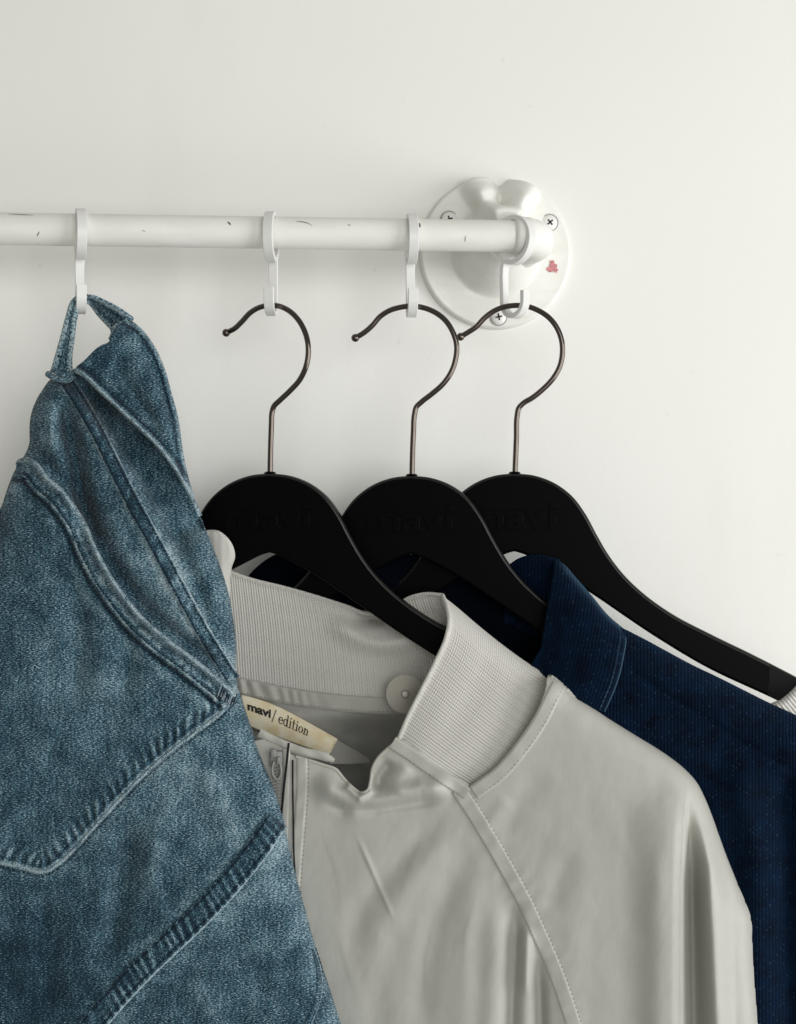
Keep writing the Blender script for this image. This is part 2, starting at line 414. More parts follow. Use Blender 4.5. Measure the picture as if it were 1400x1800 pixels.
def mat_navy(name='navy_knit'):
    m = NT(name); uv = m.coord('UV')
    sx = m.n('ShaderNodeSeparateXYZ'); m.l(uv, sx.inputs[0])
    x = m.math('MULTIPLY', sx.outputs[0], 4.2); row = m.math('FLOOR', x); fx = m.math('FRACT', x)
    y = m.math('ADD', m.math('MULTIPLY', m.math('ADD', sx.outputs[1], m.math('MULTIPLY', m.noise(uv, 1.2, 2), 0.5)), 3.2), m.math('MULTIPLY', m.math('MODULO', row, 2.0), 0.5)); fy = m.math('FRACT', y)
    hx = m.math('SINE', m.math('MULTIPLY', fx, math.pi)); hy = m.math('SINE', m.math('MULTIPLY', fy, math.pi))
    bead = m.math('MULTIPLY', hx, hy)
    cell = m.n('ShaderNodeTexWhiteNoise', noise_dimensions='2D'); cb = m.n('ShaderNodeCombineXYZ'); m.l(row, cb.inputs[0]); m.l(m.math('FLOOR', y), cb.inputs[1]); m.l(cb.outputs[0], cell.inputs['Vector'])
    pk = m.math('MULTIPLY', m.ramp(bead, 0.55, 0.9), m.math('POWER', cell.outputs['Value'], 5.0))
    at = m.n('ShaderNodeAttribute', attribute_name='wear').outputs['Fac']
    big = m.ramp(m.noise(uv, 0.8, 3), 0.3, 0.7)
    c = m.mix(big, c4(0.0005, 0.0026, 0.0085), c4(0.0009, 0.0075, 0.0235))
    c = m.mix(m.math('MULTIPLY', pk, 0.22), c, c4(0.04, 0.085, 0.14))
    c = m.mix(m.math('MULTIPLY', at, 0.6), c, c4(0.14, 0.27, 0.38))
    m.set(Base_Color=c, Roughness=0.9, Specular_IOR_Level=0.08, Sheen_Weight=0.06, Sheen_Tint=c4(0.1, 0.35, 0.8))
    m.set(Normal=m.bump(m.math('ADD', bead, hx), 0.45, 0.0010)); return m.m
def mat_label():
    m = NT('cream_label'); o = m.coord('UV'); n = m.ramp(m.noise(o, 0.9, 3), 0.35, 0.65)
    m.set(Base_Color=m.mix(n, c4(0.86, 0.80, 0.63), c4(0.74, 0.61, 0.37)), Roughness=0.6)
    m.set(Normal=m.bump(m.noise(o, 30, 2), 0.2, 0.0004)); return m.m

M_WALL = mat_wall(); M_ENAMEL = mat_enamel()
M_HOOK = mat_plain('white_plastic', (0.70, 0.70, 0.68), 0.36, 0.5, bump=0.08, bscale=300, var=0.02)
M_BLACK = mat_plain('black_wood', (0.0010, 0.00115, 0.0012), 0.36, 0.055, bump=0.04, bscale=220)
M_PAD = mat_plain('black_grip', (0.008, 0.0085, 0.0085), 0.75, 0.15, bump=0.9, bscale=520)
M_METAL = mat_plain('dark_chrome', (0.115, 0.098, 0.085), 0.12, 0.5, metal=1.0)
M_SCREW = mat_plain('painted_screw', (0.78, 0.78, 0.75), 0.4)
M_DARK = mat_plain('dark_slot', (0.02, 0.02, 0.02), 0.8)
M_RED = mat_plain('red_paint', (0.56, 0.22, 0.23), 0.75, var=0.3, bscale=1800)
M_DENIM = mat_denim()
M_THREAD = mat_plain('navy_thread', (0.012, 0.020, 0.030), 0.8, 0.1)
M_THREAD_L = mat_plain('faded_thread', (0.22, 0.28, 0.31), 0.9, 0.1)
M_NYLON = mat_nylon()
M_NYLON_SHADE = mat_nylon('grey_nylon_shaded', (0.34, 0.337, 0.315))  # nylon colour darkened to paint in the shade inside the neck
M_RIB = mat_knit('grey_rib', (0.565, 0.555, 0.515), (2.0, 7.0), 0.35)
M_WHITEKNIT = mat_knit('white_rib', (0.74, 0.73, 0.69), (2.6, 6), 0.15)
M_NAVY = mat_navy()
M_NAVY_SHADE = mat_plain('navy_shaded', (0.0006, 0.0016, 0.0045), 0.9, 0.05, bump=0.4, bscale=400)  # same navy cloth, shade of the neck opening painted in as darker colour
M_LABEL = mat_label()
M_PRINT = mat_plain('black_print', (0.012, 0.011, 0.010), 0.7)
M_GTHREAD = mat_plain('grey_thread', (0.25, 0.245, 0.225), 0.8)
M_SNAP = mat_plain('snap_plastic', (0.50, 0.475, 0.42), 0.38, 0.5)
M_CORD_GAP = mat_plain('black_cord_gap', (0.006, 0.006, 0.007), 0.7, 0.2)
M_ZIP = mat_plain('grey_zip', (0.19, 0.19, 0.18), 0.4, 0.4)

# ------------------------------------------------------------------ wall
WALL_D = -72.0
x0, x1, z0, z1 = -1.2, 1.6, 0.6, 2.6; y = 0.072
bm = bmesh.new(); box(bm, ((x0+x1)/2, y + 0.05, (z0+z1)/2), (x1-x0, 0.10, z1-z0))
wl = link('wall', bm_mesh('wall', bm, False), M_WALL); wl['kind'] = 'structure'

# ------------------------------------------------------------------ clothes rail
axis = world(400, 408, 0); AZ = float(axis[2])
fl = world(870, 446, WALL_D); el = world(932, 408, 0); EX = float(el[0])
rail = thing('clothes_rail', 'white painted metal pipe rail running along the wall to a round flange', 'clothes rail', (float(fl[0]), float(fl[1]), float(fl[2])))
R0 = np.array(rail.location)
lx = float(world(-420, 400, 0)[0])
xs = np.linspace(lx, EX - 0.006, 90)
pp = np.stack([xs, 0*xs, np.full_like(xs, AZ)], -1)
link('pipe', tube_mesh('pipe', pp - R0, 0.0111, 40), M_ENAMEL, rail)
# chipped paint on the pipe
def chip(pts, w):
    P = smooth(pts, 1.5); Nn = path_normals(P); n = len(P); bm = bmesh.new(); rows = []
    for i in range(n):
        ww = w * math.sin(math.pi*(0.08 + 0.84*i/(n-1))); row = []
        for sd in (-1, 1):
            u, v = P[i, 0] + Nn[i, 0]*ww*sd, P[i, 1] + Nn[i, 1]*ww*sd
            q = world(u, v, 10.0); dz = float(np.clip((q[2] - AZ)/0.0112, -0.97, 0.97))
            q = world(u, v, 11.2*math.sqrt(1-dz*dz)); row.append(bm.verts.new(tuple(q - R0)))
        rows.append(row)
    for a, b in zip(rows[:-1], rows[1:]): bm.faces.new((a[0], a[1], b[1], b[0]))
    link('paint_chip', bm_mesh('paint_chip', bm), M_CHIP, rail)
M_CHIP = mat_plain('bare_steel', (0.11, 0.10, 0.085), 0.6)
chip([(70, 407), (67, 412), (65, 417)], 0.9); chip([(66, 426), (68, 430)], 1.2); chip([(400, 390), (404, 393), (406, 396)], 1.6)
chip([(520, 389), (532, 390), (543, 393), (549, 397)], 0.7); chip([(733, 391), (737, 394), (739, 400)], 2.2); chip([(819, 414), (818, 420), (818, 426)], 0.7); chip([(869, 428), (871, 430)], 1.0); chip([(14, 376), (40, 377), (60, 378)], 0.5); chip([(612, 394), (616, 397)], .8); chip([(250, 405), (256, 407)], .6)
# elbow: a collar round the pipe's end, then a bend back to the flange
E0 = np.array([EX - 0.012, 0, AZ]); E3 = np.array([float(fl[0]) + 0.011, y - 0.016, float(fl[2]) + 0.003])
c = []
for t in np.linspace(0, 1, 30):
    p1 = np.array([EX + 0.013, 0, AZ]); p2 = np.array([EX + 0.008, 0.026, AZ - 0.002])
    c.append((1-t)**3*E0 + 3*(1-t)**2*t*p1 + 3*(1-t)*t*t*p2 + t**3*E3)
rr = np.interp(np.linspace(0, 1, 30), [0, 0.04, 0.14, 0.2, 0.75, 1.0], [0.0116, 0.0136, 0.0140, 0.0134, 0.0150, 0.0205])
link('elbow', tube_mesh('elbow', np.array(c) - R0, rr, 36), M_ENAMEL, rail)
# flange: round plate, a rim, a boss that swells to the neck and a fluted lobe at the top
RF = 0.0580; nr, na = 70, 220; co = []
rv = np.linspace(0.006, 1.0, nr)
A, Rr = np.meshgrid(np.linspace(0, 2*np.pi, na, endpoint=False), rv)
up = np.pi/2 - 0.06
da = np.angle(np.exp(1j*(A - up)))
cone = 0.027 * (1 - sstep(0.34, 0.62, Rr)) + 0.012*(1 - sstep(0.2, 0.42, Rr)) + 0.002*(1 - sstep(0.60, 0.95, Rr))
lobe = np.exp(-(da/0.55)**12) * 0.025 * sstep(0.16, 0.45, Rr) * (1 - 0.62*sstep(0.72, 1.0, Rr))
groove = np.exp(-(np.abs(da)/0.22)**1.4) * 0.023 * sstep(0.38, 0.66, Rr)
Hh = 0.0065 * prof((1-Rr)/0.045) + np.maximum(cone, 0) + lobe - groove*np.exp(-(da/0.55)**12)*0.95
Hh = np.where(Rr > 0.997, 0.0, Hh) 
X = RF*Rr*np.cos(A); Z = RF*Rr*np.sin(A)
top = np.stack([X, -Hh, Z], -1).reshape(-1, 3)
idx = np.arange(nr*na).reshape(nr, na); nx = np.roll(idx, -1, 1)
fa = np.stack([idx[:-1], idx[1:], nx[1:], nx[:-1]], -1).reshape(-1, 4)
fo = link('mounting_flange', raw_mesh('mounting_flange', top, fa), M_ENAMEL, rail)
def screw_at(u, v, ang):
    p = world(u, v, WALL_D + 8.0) - R0; ra = math.hypot(p[0], p[2])/RF; hz_ = float(Hh[int(np.clip((ra-.006)/.994*(nr-1), 0, nr-1)), int((math.atan2(p[2], p[0]) % (2*math.pi))/(2*math.pi)*na) % na])
    bm = bmesh.new()
    Mx = Matrix.Translation(Vector((p[0], -hz_ + 0.0002, p[2]))) @ Matrix.Rotation(math.radians(90), 4, 'X')
    lathe(bm, [(0.0, 0.0022), (0.0030, 0.0021), (0.0050, 0.0014), (0.0058, 0.0006), (0.0060, -0.002)], n=28, M=Mx)
    s = link('screw', bm_mesh('screw', bm), M_SCREW, fo)
    bm = bmesh.new()
    for a in (ang, ang + 90):
        box(bm, (0, 0, 0.0022), (0.0052, 0.0011, 0.0006), M=Mx @ Matrix.Rotation(math.radians(a), 4, 'Z'))
    link('screw_slot', bm_mesh('screw_slot', bm, False), M_DARK, fo)
    bm = bmesh.new(); lathe(bm, [(0.0061, 0.0002), (0.0065, 0.0003), (0.0068, 0.0002), (0.0068, -0.002)], n=28, M=Mx)
    link('screw_recess', bm_mesh('screw_recess', bm), mat_plain('paint_crack', (0.35, 0.34, 0.31), 0.8), fo)
screw_at(967, 391, 40); screw_at(877, 557, 12); screw_at(790, 386, 20)
p = world(971, 469, WALL_D + 8) - R0
bm = bmesh.new(); rs = np.random.RandomState(3)
for ox, oz, sc_ in ((0, 0.0002, 1), (-0.0030, -0.0018, .45), (0.0024, -0.0026, .5), (0.0004, 0.0040, .35), (-0.0012, -0.0030, .5)):
    vsr = []
    for k in range(16):
        a = 2*math.pi*k/16; r = 0.0034*sc_*(0.55 + 0.9*rs.rand())
        vsr.append(bm.verts.new((p[0] + ox + r*math.cos(a), -0.0086 - 0.00002*sc_, p[2] + oz + r*math.sin(a))))
    bm.faces.new(vsr)
link('red_smudge', bm_mesh('red_smudge', bm, False), M_RED, fo)

# ------------------------------------------------------------------ rail hooks
def hook_mesh():
    pts = []
    for a in np.linspace(-122, -122 - 352, 60):
        pts.append((15.7*math.cos(math.radians(a)), -2.8 + 15.7*math.sin(math.radians(a))))
    ring = np.array(pts)
    tail = [(-7.4, -15.4), (-9.2, -19), (-10.2, -25), (-10.2, -36), (-10.0, -46)]
    for a in np.linspace(190, 360, 22): tail.append((10*math.cos(math.radians(a)), -46.6 + 10*math.sin(math.radians(a))))
    tail += [(10.0, -43), (10.0, -39.6)]
    tail = resample(smooth(np.array(tail), 0.8), 70)
    bm = bmesh.new()
    sec = [(-3.1, 1.75), (-3.45, 1.4), (-3.45, -1.4), (-3.1, -1.75), (3.1, -1.75), (3.45, -1.4), (3.45, 1.4), (3.1, 1.75)]
    for P, wfun in ((ring, lambda s: 1.0), (tail, lambda s: 1.0 - 0.12*math.sin(math.pi*min(s*1.6, 1)))):
        N = path_normals(P); rows = []
        for i, (q, z) in enumerate(P):
            w = wfun(i/(len(P)-1)); row = []
            for (sx, st) in sec:
                row.append(bm.verts.new((sx*w/1000, -(q + N[i, 0]*st)/1000, (z + N[i, 1]*st)/1000)))
            rows.append(row)
        for a, b in zip(rows[:-1], rows[1:]):
            for k in range(8): bm.faces.new((a[k], a[(k+1) % 8], b[(k+1) % 8], b[k]))
        bm.faces.new(rows[0]); bm.faces.new(rows[-1])
    return bm_mesh('rail_hook', bm, True, 40)
hm = hook_mesh()
HOOKS = [(142, 12, 'leftmost white rail hook, on the pipe above the blue jeans, holding their belt loop'),
         (477, -8, 'white rail hook on the pipe holding the hanger of the grey bomber jacket'),
         (724, 1, 'white rail hook beside the flange edge holding the middle black hanger'),
         (905, 38, 'white rail hook turned sideways at the end of the pipe, in front of the flange')]
for u, yw, lab in HOOKS:
    o = link('rail_hook', hm, M_HOOK); p = world(u, 410, 0)
    o.location = (float(p[0]), 0, AZ); o.rotation_euler = (0, 0, math.radians(yw))
    o['label'] = lab; o['category'] = 'hook'; o['group'] = 'white hooks on the clothes rail'

# ------------------------------------------------------------------ coat hangers
HY = math.radians(-12.0)
hx_dir = Vector((math.cos(HY), math.sin(HY), 0)); h_n = Vector((-math.sin(HY), math.cos(HY), 0))
def hanger_local(u, v, u0, v0, yaw):
    xd = Vector((math.cos(yaw), math.sin(yaw), 0)); nn = Vector((-math.sin(yaw), math.cos(yaw), 0))
    o = Vector(world(u0, v0, 0)); p = world_on(u, v, o, nn) - o
    return p.dot(xd), p.z
C3 = (905, 832)
upper = [(905, 832), (940, 836), (975, 849), (1005, 871), (1030, 904), (1050, 941), (1070, 975), (1095, 1008), (1130, 1042), (1180, 1078), (1250, 1115), (1320, 1149), (1400, 1190), (1450, 1217), (1474, 1235)]
lower = [(1477, 1252), (1466, 1268), (1445, 1270), (1367, 1231), (1234, 1168), (1151, 1118), (1046, 1047), (985, 1007), (940, 983), (919, 973), (905, 969)]
half = [hanger_local(u, v, *C3, HY) for u, v in upper]; lowh = [hanger_local(u, v, *C3, HY) for u, v in lower]
hu = smooth(np.array(half), 0.002); hl = smooth(np.array(lowh), 0.002)
right = np.concatenate([hu, hl]); right = right[np.r_[True, np.linalg.norm(np.diff(right, axis=0), axis=1) > 2e-4]]
left = right[::-1].copy(); left[:, 0] *= -1
loop = np.concatenate([right, left[1:-1]])
HT = 0.0095
M_EDGE_HIGHLIGHT = mat_plain('black_edge_highlight', (0.004, 0.004, 0.004), 0.32, 0.5)  # paler, glossier black that paints a highlight along the upper bevels
def hanger_body():
    cu = bpy.data.curves.new('hanger_outline', 'CURVE'); cu.dimensions = '2D'; cu.fill_mode = 'BOTH'
    sp = cu.splines.new('POLY'); sp.points.add(len(loop)-1); sp.use_cyclic_u = True
    for i, (a, b) in enumerate(loop): sp.points[i].co = (a, b, 0, 1)
    bv = 0.0019; cu.extrude = HT/2 - bv; cu.bevel_depth = bv; cu.bevel_resolution = 2; cu.offset = -bv
    me = curve_to_mesh(cu, 'body'); me.transform(Matrix.Rotation(math.radians(90), 4, 'X'))
    me.polygons.foreach_set('use_smooth', [True]*len(me.polygons)); me.set_sharp_from_angle(angle=math.radians(50))
    me.materials.clear(); me.materials.append(M_BLACK); me.materials.append(M_EDGE_HIGHLIGHT)
    for p in me.polygons:
        if abs(p.normal.y) > 0.995: p.use_smooth = False
        elif 0.12 < abs(p.normal.y) < 0.97 and p.normal.z > 0.0: p.material_index = 1
    return me
body_me = hanger_body()
tx = text_mesh('mavi', 'lettering', 0.012, 0.022, 0.008, 1.02)
bx = np.array([v.co[:] for v in tx.vertices]); w_ = bx[:, 0].max() - bx[:, 0].min(); h_ = bx[:, 1].max() - bx[:, 1].min()
tx.transform(Matrix.Translation((-0.0008, -HT/2 - 0.0002, -0.0405)) @ Matrix.Rotation(math.radians(90), 4, 'X') @ Matrix.Diagonal((0.061/w_, 0.0200/h_, 0.040, 1)) @ Matrix.Translation((-(bx[:, 0].max()+bx[:, 0].min())/2, -bx[:, 1].min(), 0)))
M_LET = M_BLACK
pad_u = [(1352, 1168), (1400, 1192), (1450, 1219), (1470, 1236)]; pad_l = [(1348, 1220), (1367, 1229), (1445, 1267), (1463, 1264)]
def pad_mesh(sgn):
    a = resample(smooth(np.array([hanger_local(u, v, *C3, HY) for u, v in pad_u]), 0.002), 14); b = resample(smooth(np.array([hanger_local(u, v, *C3, HY) for u, v in pad_l]), 0.002), 14)
    bm = bmesh.new()
    for s2 in (-1, 1):
        rows = []
        for k in range(14):
            rows.append([bm.verts.new((sgn*((1-t)*a[k, 0]+t*b[k, 0]), s2*(HT/2 + 0.00035*(1 if 0 < t < 1 else -1)), (1-t)*a[k, 1]+t*b[k, 1])) for t in (0, 0.04, 0.5, 0.96, 1)])
        for p_, q_ in zip(rows[:-1], rows[1:]):
            for j in range(4): bm.faces.new((p_[j], p_[j+1], q_[j+1], q_[j]))
    return bm_mesh('grip_pad', bm)
pads = [pad_mesh(1), pad_mesh(-1)]
WIRES = [
 (475, 832, -34, [(398, 585), (412, 578), (425, 566), (440, 550), (455, 541), (472, 537), (490, 538), (508, 546), (523, 560), (534, 578), (541, 600), (542, 625), (537, 648), (527, 668), (510, 687), (492, 704), (482, 714), (478.5, 726), (477.5, 745), (476, 790), (475, 846)],
  'leftmost black hanger, hung inside the grey bomber jacket beside the jeans'),
 (724, 836, -12, [(625, 594), (640, 585), (655, 572), (668, 557), (685, 546), (705, 540), (725, 538), (745, 541), (765, 549), (783, 563), (796, 583), (803, 607), (801, 632), (793, 655), (780, 674), (760, 692), (742, 706), (732, 716), (729, 728), (727, 760), (724, 850)],
  'middle black hanger, its arm going into the navy jacket collar'),
 (905, 832, -12, [(810, 592), (825, 583), (837, 575), (850, 561), (865, 549), (885, 540), (905, 537), (925, 538), (945, 545), (965, 558), (978, 574), (987, 596), (989, 620), (984, 645), (972, 666), (955, 684), (935, 700), (920, 709), (912, 718), (909.5, 730), (908, 770), (905, 846)],
  'rightmost black hanger with its right arm bare against the white wall')]
for u0, v0, wy, pts, lab in WIRES:
    p = world(u0, v0, 0)
    h = thing('coat_hanger', lab, 'hanger', tuple(float(a) for a in p), HY, 'black hangers on the rail')
    link('body', body_me, M_BLACK, h); link('lettering', tx, M_LET, h)
    for q in pads: link('grip_pad', q, M_PAD, h)
    yw = math.radians(wy); P = smooth(pts, 3.0); rot = Matrix.Rotation(yw - HY, 3, 'Z'); c = []
    for u, v in P:
        a, b = hanger_local(u, v, u0, v0, yw); c.append(rot @ Vector((a, 0, b)))
    hk = link('hook', tube_mesh('hook', np.array(c), 0.00195, 14), M_METAL, h)
    bm = bmesh.new(); bmesh.ops.create_uvsphere(bm, u_segments=20, v_segments=12, radius=0.0029, matrix=Matrix.Translation(c[0])); link('hook_tip', bm_mesh('hook_tip', bm), M_METAL, hk)
    bm = bmesh.new(); lathe(bm, [(0.0, 0.0012), (0.003, 0.0012), (0.0042, 0.0004), (0.0043, -0.003)], n=20); link('ferrule', bm_mesh('ferrule', bm), M_BLACK, h)

K = 0.4 * math.tan(-HY) * 1.0
def d1(u): return K * (np.asarray(u, float) - 475)
def d2(u): return K * (np.asarray(u, float) - 724)
def d3(u): return K * (np.asarray(u, float) - 905)

# ------------------------------------------------------------------ white knit top on the rightmost hanger
loc = tuple(float(a) for a in world(1450, 1260, float(d3(1450))))
kt = thing('knit_top', 'white ribbed knit top just showing at the right edge below the hanger arm', 'knit top', loc)
ol = [(1356, 1236), (1368, 1231), (1385, 1218), (1416, 1192), (1450, 1203), (1500, 1238), (1560, 1300), (1620, 1400), (1660, 1600), (1600, 1640), (1480, 1420), (1420, 1320), (1380, 1268)]
olp = smooth(ol, 2, True); olp = np.vstack([olp, olp[:1]])
def kt_front(U, V):
    D, _, _, _ = poly_dist(U, V, olp[::4]); return d3(U) + 9*prof(D/14) + 0.45*np.sin((U*0.77 - V*0.63)*2*np.pi/6.0)*prof(D/4)
def kt_back(U, V):
    D, _, _, _ = poly_dist(U, V, olp[::4]); return d3(U) - 9*prof(D/14)
sheet('knit_body', ol, 1.2, kt_front, M_WHITEKNIT, kt, back=kt_back)

# ------------------------------------------------------------------ navy jacket on the middle hanger
nj = thing('navy_jacket', 'dark navy textured jacket on the middle hanger, between the grey jacket and the wall', 'jacket', tuple(float(a) for a in world(1100, 1250, 20.0)))
NT_TOP = smooth([(1030, 1085), (1075, 1096), (1098, 1106), (1150, 1132), (1200, 1160), (1250, 1184), (1300, 1209), (1350, 1234), (1400, 1257), (1460, 1290), (1520, 1340), (1570, 1420), (1600, 1520), (1630, 1700), (1650, 1990)], 6)
def navy_front(U, V):
    D, sd, s, L = poly_dist(U, V, NT_TOP)
    d = d2(U) + 6 + 16*prof(D/80) + 10*prof(D/400) - 0.004*np.maximum(U-1300, 0)
    d = d + ridge(U, V, [(1290, 1330), (1330, 1500), (1335, 1800), (1335, 1990)], 30, 9, fade=.1) - ridge(U, V, [(1385, 1340), (1395, 1500), (1400, 1800), (1400, 1990)], 24, 12, fade=.1)
    d = d + ridge(U, V, [(1230, 1300), (1262, 1420), (1280, 1600), (1290, 1900)], 26, 4)
    d = d + ridge(U, V, [(1100, 1145), (1180, 1190), (1300, 1260), (1420, 1330)], 26, 1.8, fade=.1)
    d = d + ridge(U, V, [(1098, 1170), (1180, 1225), (1300, 1300), (1420, 1370)], 5, -1.2, fade=.1)
    return d + 1.5*fbm(U/60, V/90)
def navy_back(U, V):
    D, sd, s, L = poly_dist(U, V, NT_TOP); return d2(U) + 6 - 12*prof(D/60)
NT_END = [tuple(p) for p in NT_TOP[::8]]
sheet('front_panel', [(960, 1130), (1000, 1092)] + NT_END[:-1] + [(1650, 1990), (1000, 1990), (960, 1600)], 3.0, navy_front, M_NAVY, nj, back=navy_back)
# back of the collar and the inside of the back, seen through the neck opening
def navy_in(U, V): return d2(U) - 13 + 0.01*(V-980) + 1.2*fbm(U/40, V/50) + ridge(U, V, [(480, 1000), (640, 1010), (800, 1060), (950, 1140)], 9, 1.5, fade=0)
sheet('back_collar', [(488, 973), (560, 966), (640, 968), (704, 972), (780, 985), (850, 1010), (905, 1035), (935, 1060), (965, 1110), (975, 1180), (900, 1200), (800, 1185), (640, 1140), (520, 1100), (415, 1050), (434, 1016)], 3.0, navy_in, M_NAVY_SHADE, nj, thick=1.6)
def nrel(s, t): return 0.35*np.sin(2*np.pi*34*s)*np.sin(2*np.pi*26*t)
cA = [(974, 981, 19), (972, 1010, 28), (966, 1050, 37), (958, 1095, 43), (950, 1145, 47), (942, 1200, 49)]
cB = [(1098, 1106, 38), (1101, 1118, 47), (1097, 1155, 58), (1086, 1200, 63), (1064, 1252, 64)]
cC = [(974, 981, 19), (990, 990, 20), (1012, 1014, 23), (1040, 1046, 27), (1070, 1082, 33), (1098, 1106, 38)]
cD = [(942, 1200, 49), (1000, 1228, 58), (1064, 1252, 64)]
G = coons(cC, cD, cA, cB, 150, 150, lambda s, t, U, V: 9*np.sin(np.pi*s)**0.7*prof(t/0.35)*(1-0.3*t) + nrel(s, t)*np.sin(np.pi*np.clip(s, 0, 1))**.3)
ss, tt = np.meshgrid(np.linspace(0, 1, 150), np.linspace(0, 1, 150))
wear = 0.55*np.exp(-((1-ss)/0.012)**2) + 0.35*np.exp(-(tt/0.05)**2)*sstep(0.0, 0.2, ss) + 0.10*np.exp(-((1-ss-0.07)/0.01)**2)
grid_obj('front_collar', G, M_NAVY, nj, np.stack([ss*5.6, tt*6.4], -1), thick=2.2, attr={'wear': wear}, flip=True)
# the roll where the collar turns over the hanger arm
r0 = [(898, 992, 3), (912, 982, 7), (928, 976, 12), (950, 975, 16), (984, 983, 18)]
r1 = [(880, 1130, 0), (900, 1130, 0), (925, 1120, 3), (945, 1115, 6), (984, 1100, 8)]
G = coons(r0, r1, [r0[0], r1[0]], [r0[-1], r1[-1]], 40, 60)
grid_obj('collar_roll', G, M_NAVY, nj, thick=2.0)
stitches('stitching', offset(smooth(cB, 3)[:, :2], -11), lambda U, V: navy_front(U, V)*0 + np.interp(V, [1106, 1118, 1155, 1200, 1252], [40, 49, 60, 65, 66]), mat_plain('navy_thread_pale', (0.05, 0.10, 0.16), 0.9, .1), nj, 5, 4, 0.3, 0.2, smooth_in=False)

# ------------------------------------------------------------------ grey bomber jacket on the leftmost hanger
bj = thing('bomber_jacket', 'light grey bomber jacket with ribbed collar on the leftmost black hanger', 'jacket', tuple(float(a) for a in world(800, 1300, 20.0)))
OUT = smooth([(965, 1186), (985, 1196), (1008, 1222), (1040, 1243), (1070, 1263), (1120, 1294), (1165, 1322), (1200, 1348), (1225, 1375), (1242, 1408), (1258, 1450), (1275, 1497), (1290, 1535), (1306, 1575), (1320, 1607), (1323, 1640), (1328, 1720), (1334, 1800), (1342, 1900), (1350, 1990)], 5)
OUT_S = OUT[::2]
RAG = smooth([(806, 1388), (835, 1432), (865, 1482), (895, 1535), (922, 1585), (945, 1635), (967, 1685), (990, 1745), (1008, 1800), (1040, 1900), (1065, 1990)], 4)
NECK = [(700, 1302), (682, 1316), (664, 1334), (655, 1352), (652, 1372), (646, 1390), (636, 1394), (622, 1386), (604, 1368), (590, 1352), (570, 1345), (545, 1337), (520, 1330)]
RAG_S = RAG[::3]
CREASES = [([(560, 1440), (590, 1520), (606, 1600)], .5), ([(712, 1455), (690, 1510), (655, 1560)], .5), ([(760, 1440), (720, 1530), (700, 1600)], .6), ([(840, 1560), (820, 1640), (812, 1740)], .6), ([(590, 1620), (612, 1700), (640, 1790)], .4),
           ([(735, 1345), (720, 1372), (690, 1392)], .8), ([(775, 1372), (745, 1395), (700, 1410)], .7), ([(545, 1360), (575, 1392), (612, 1408)], .7), ([(1225, 1440), (1222, 1480), (1212, 1530)], .7), ([(770, 1600), (752, 1680), (748, 1780)], .5)]
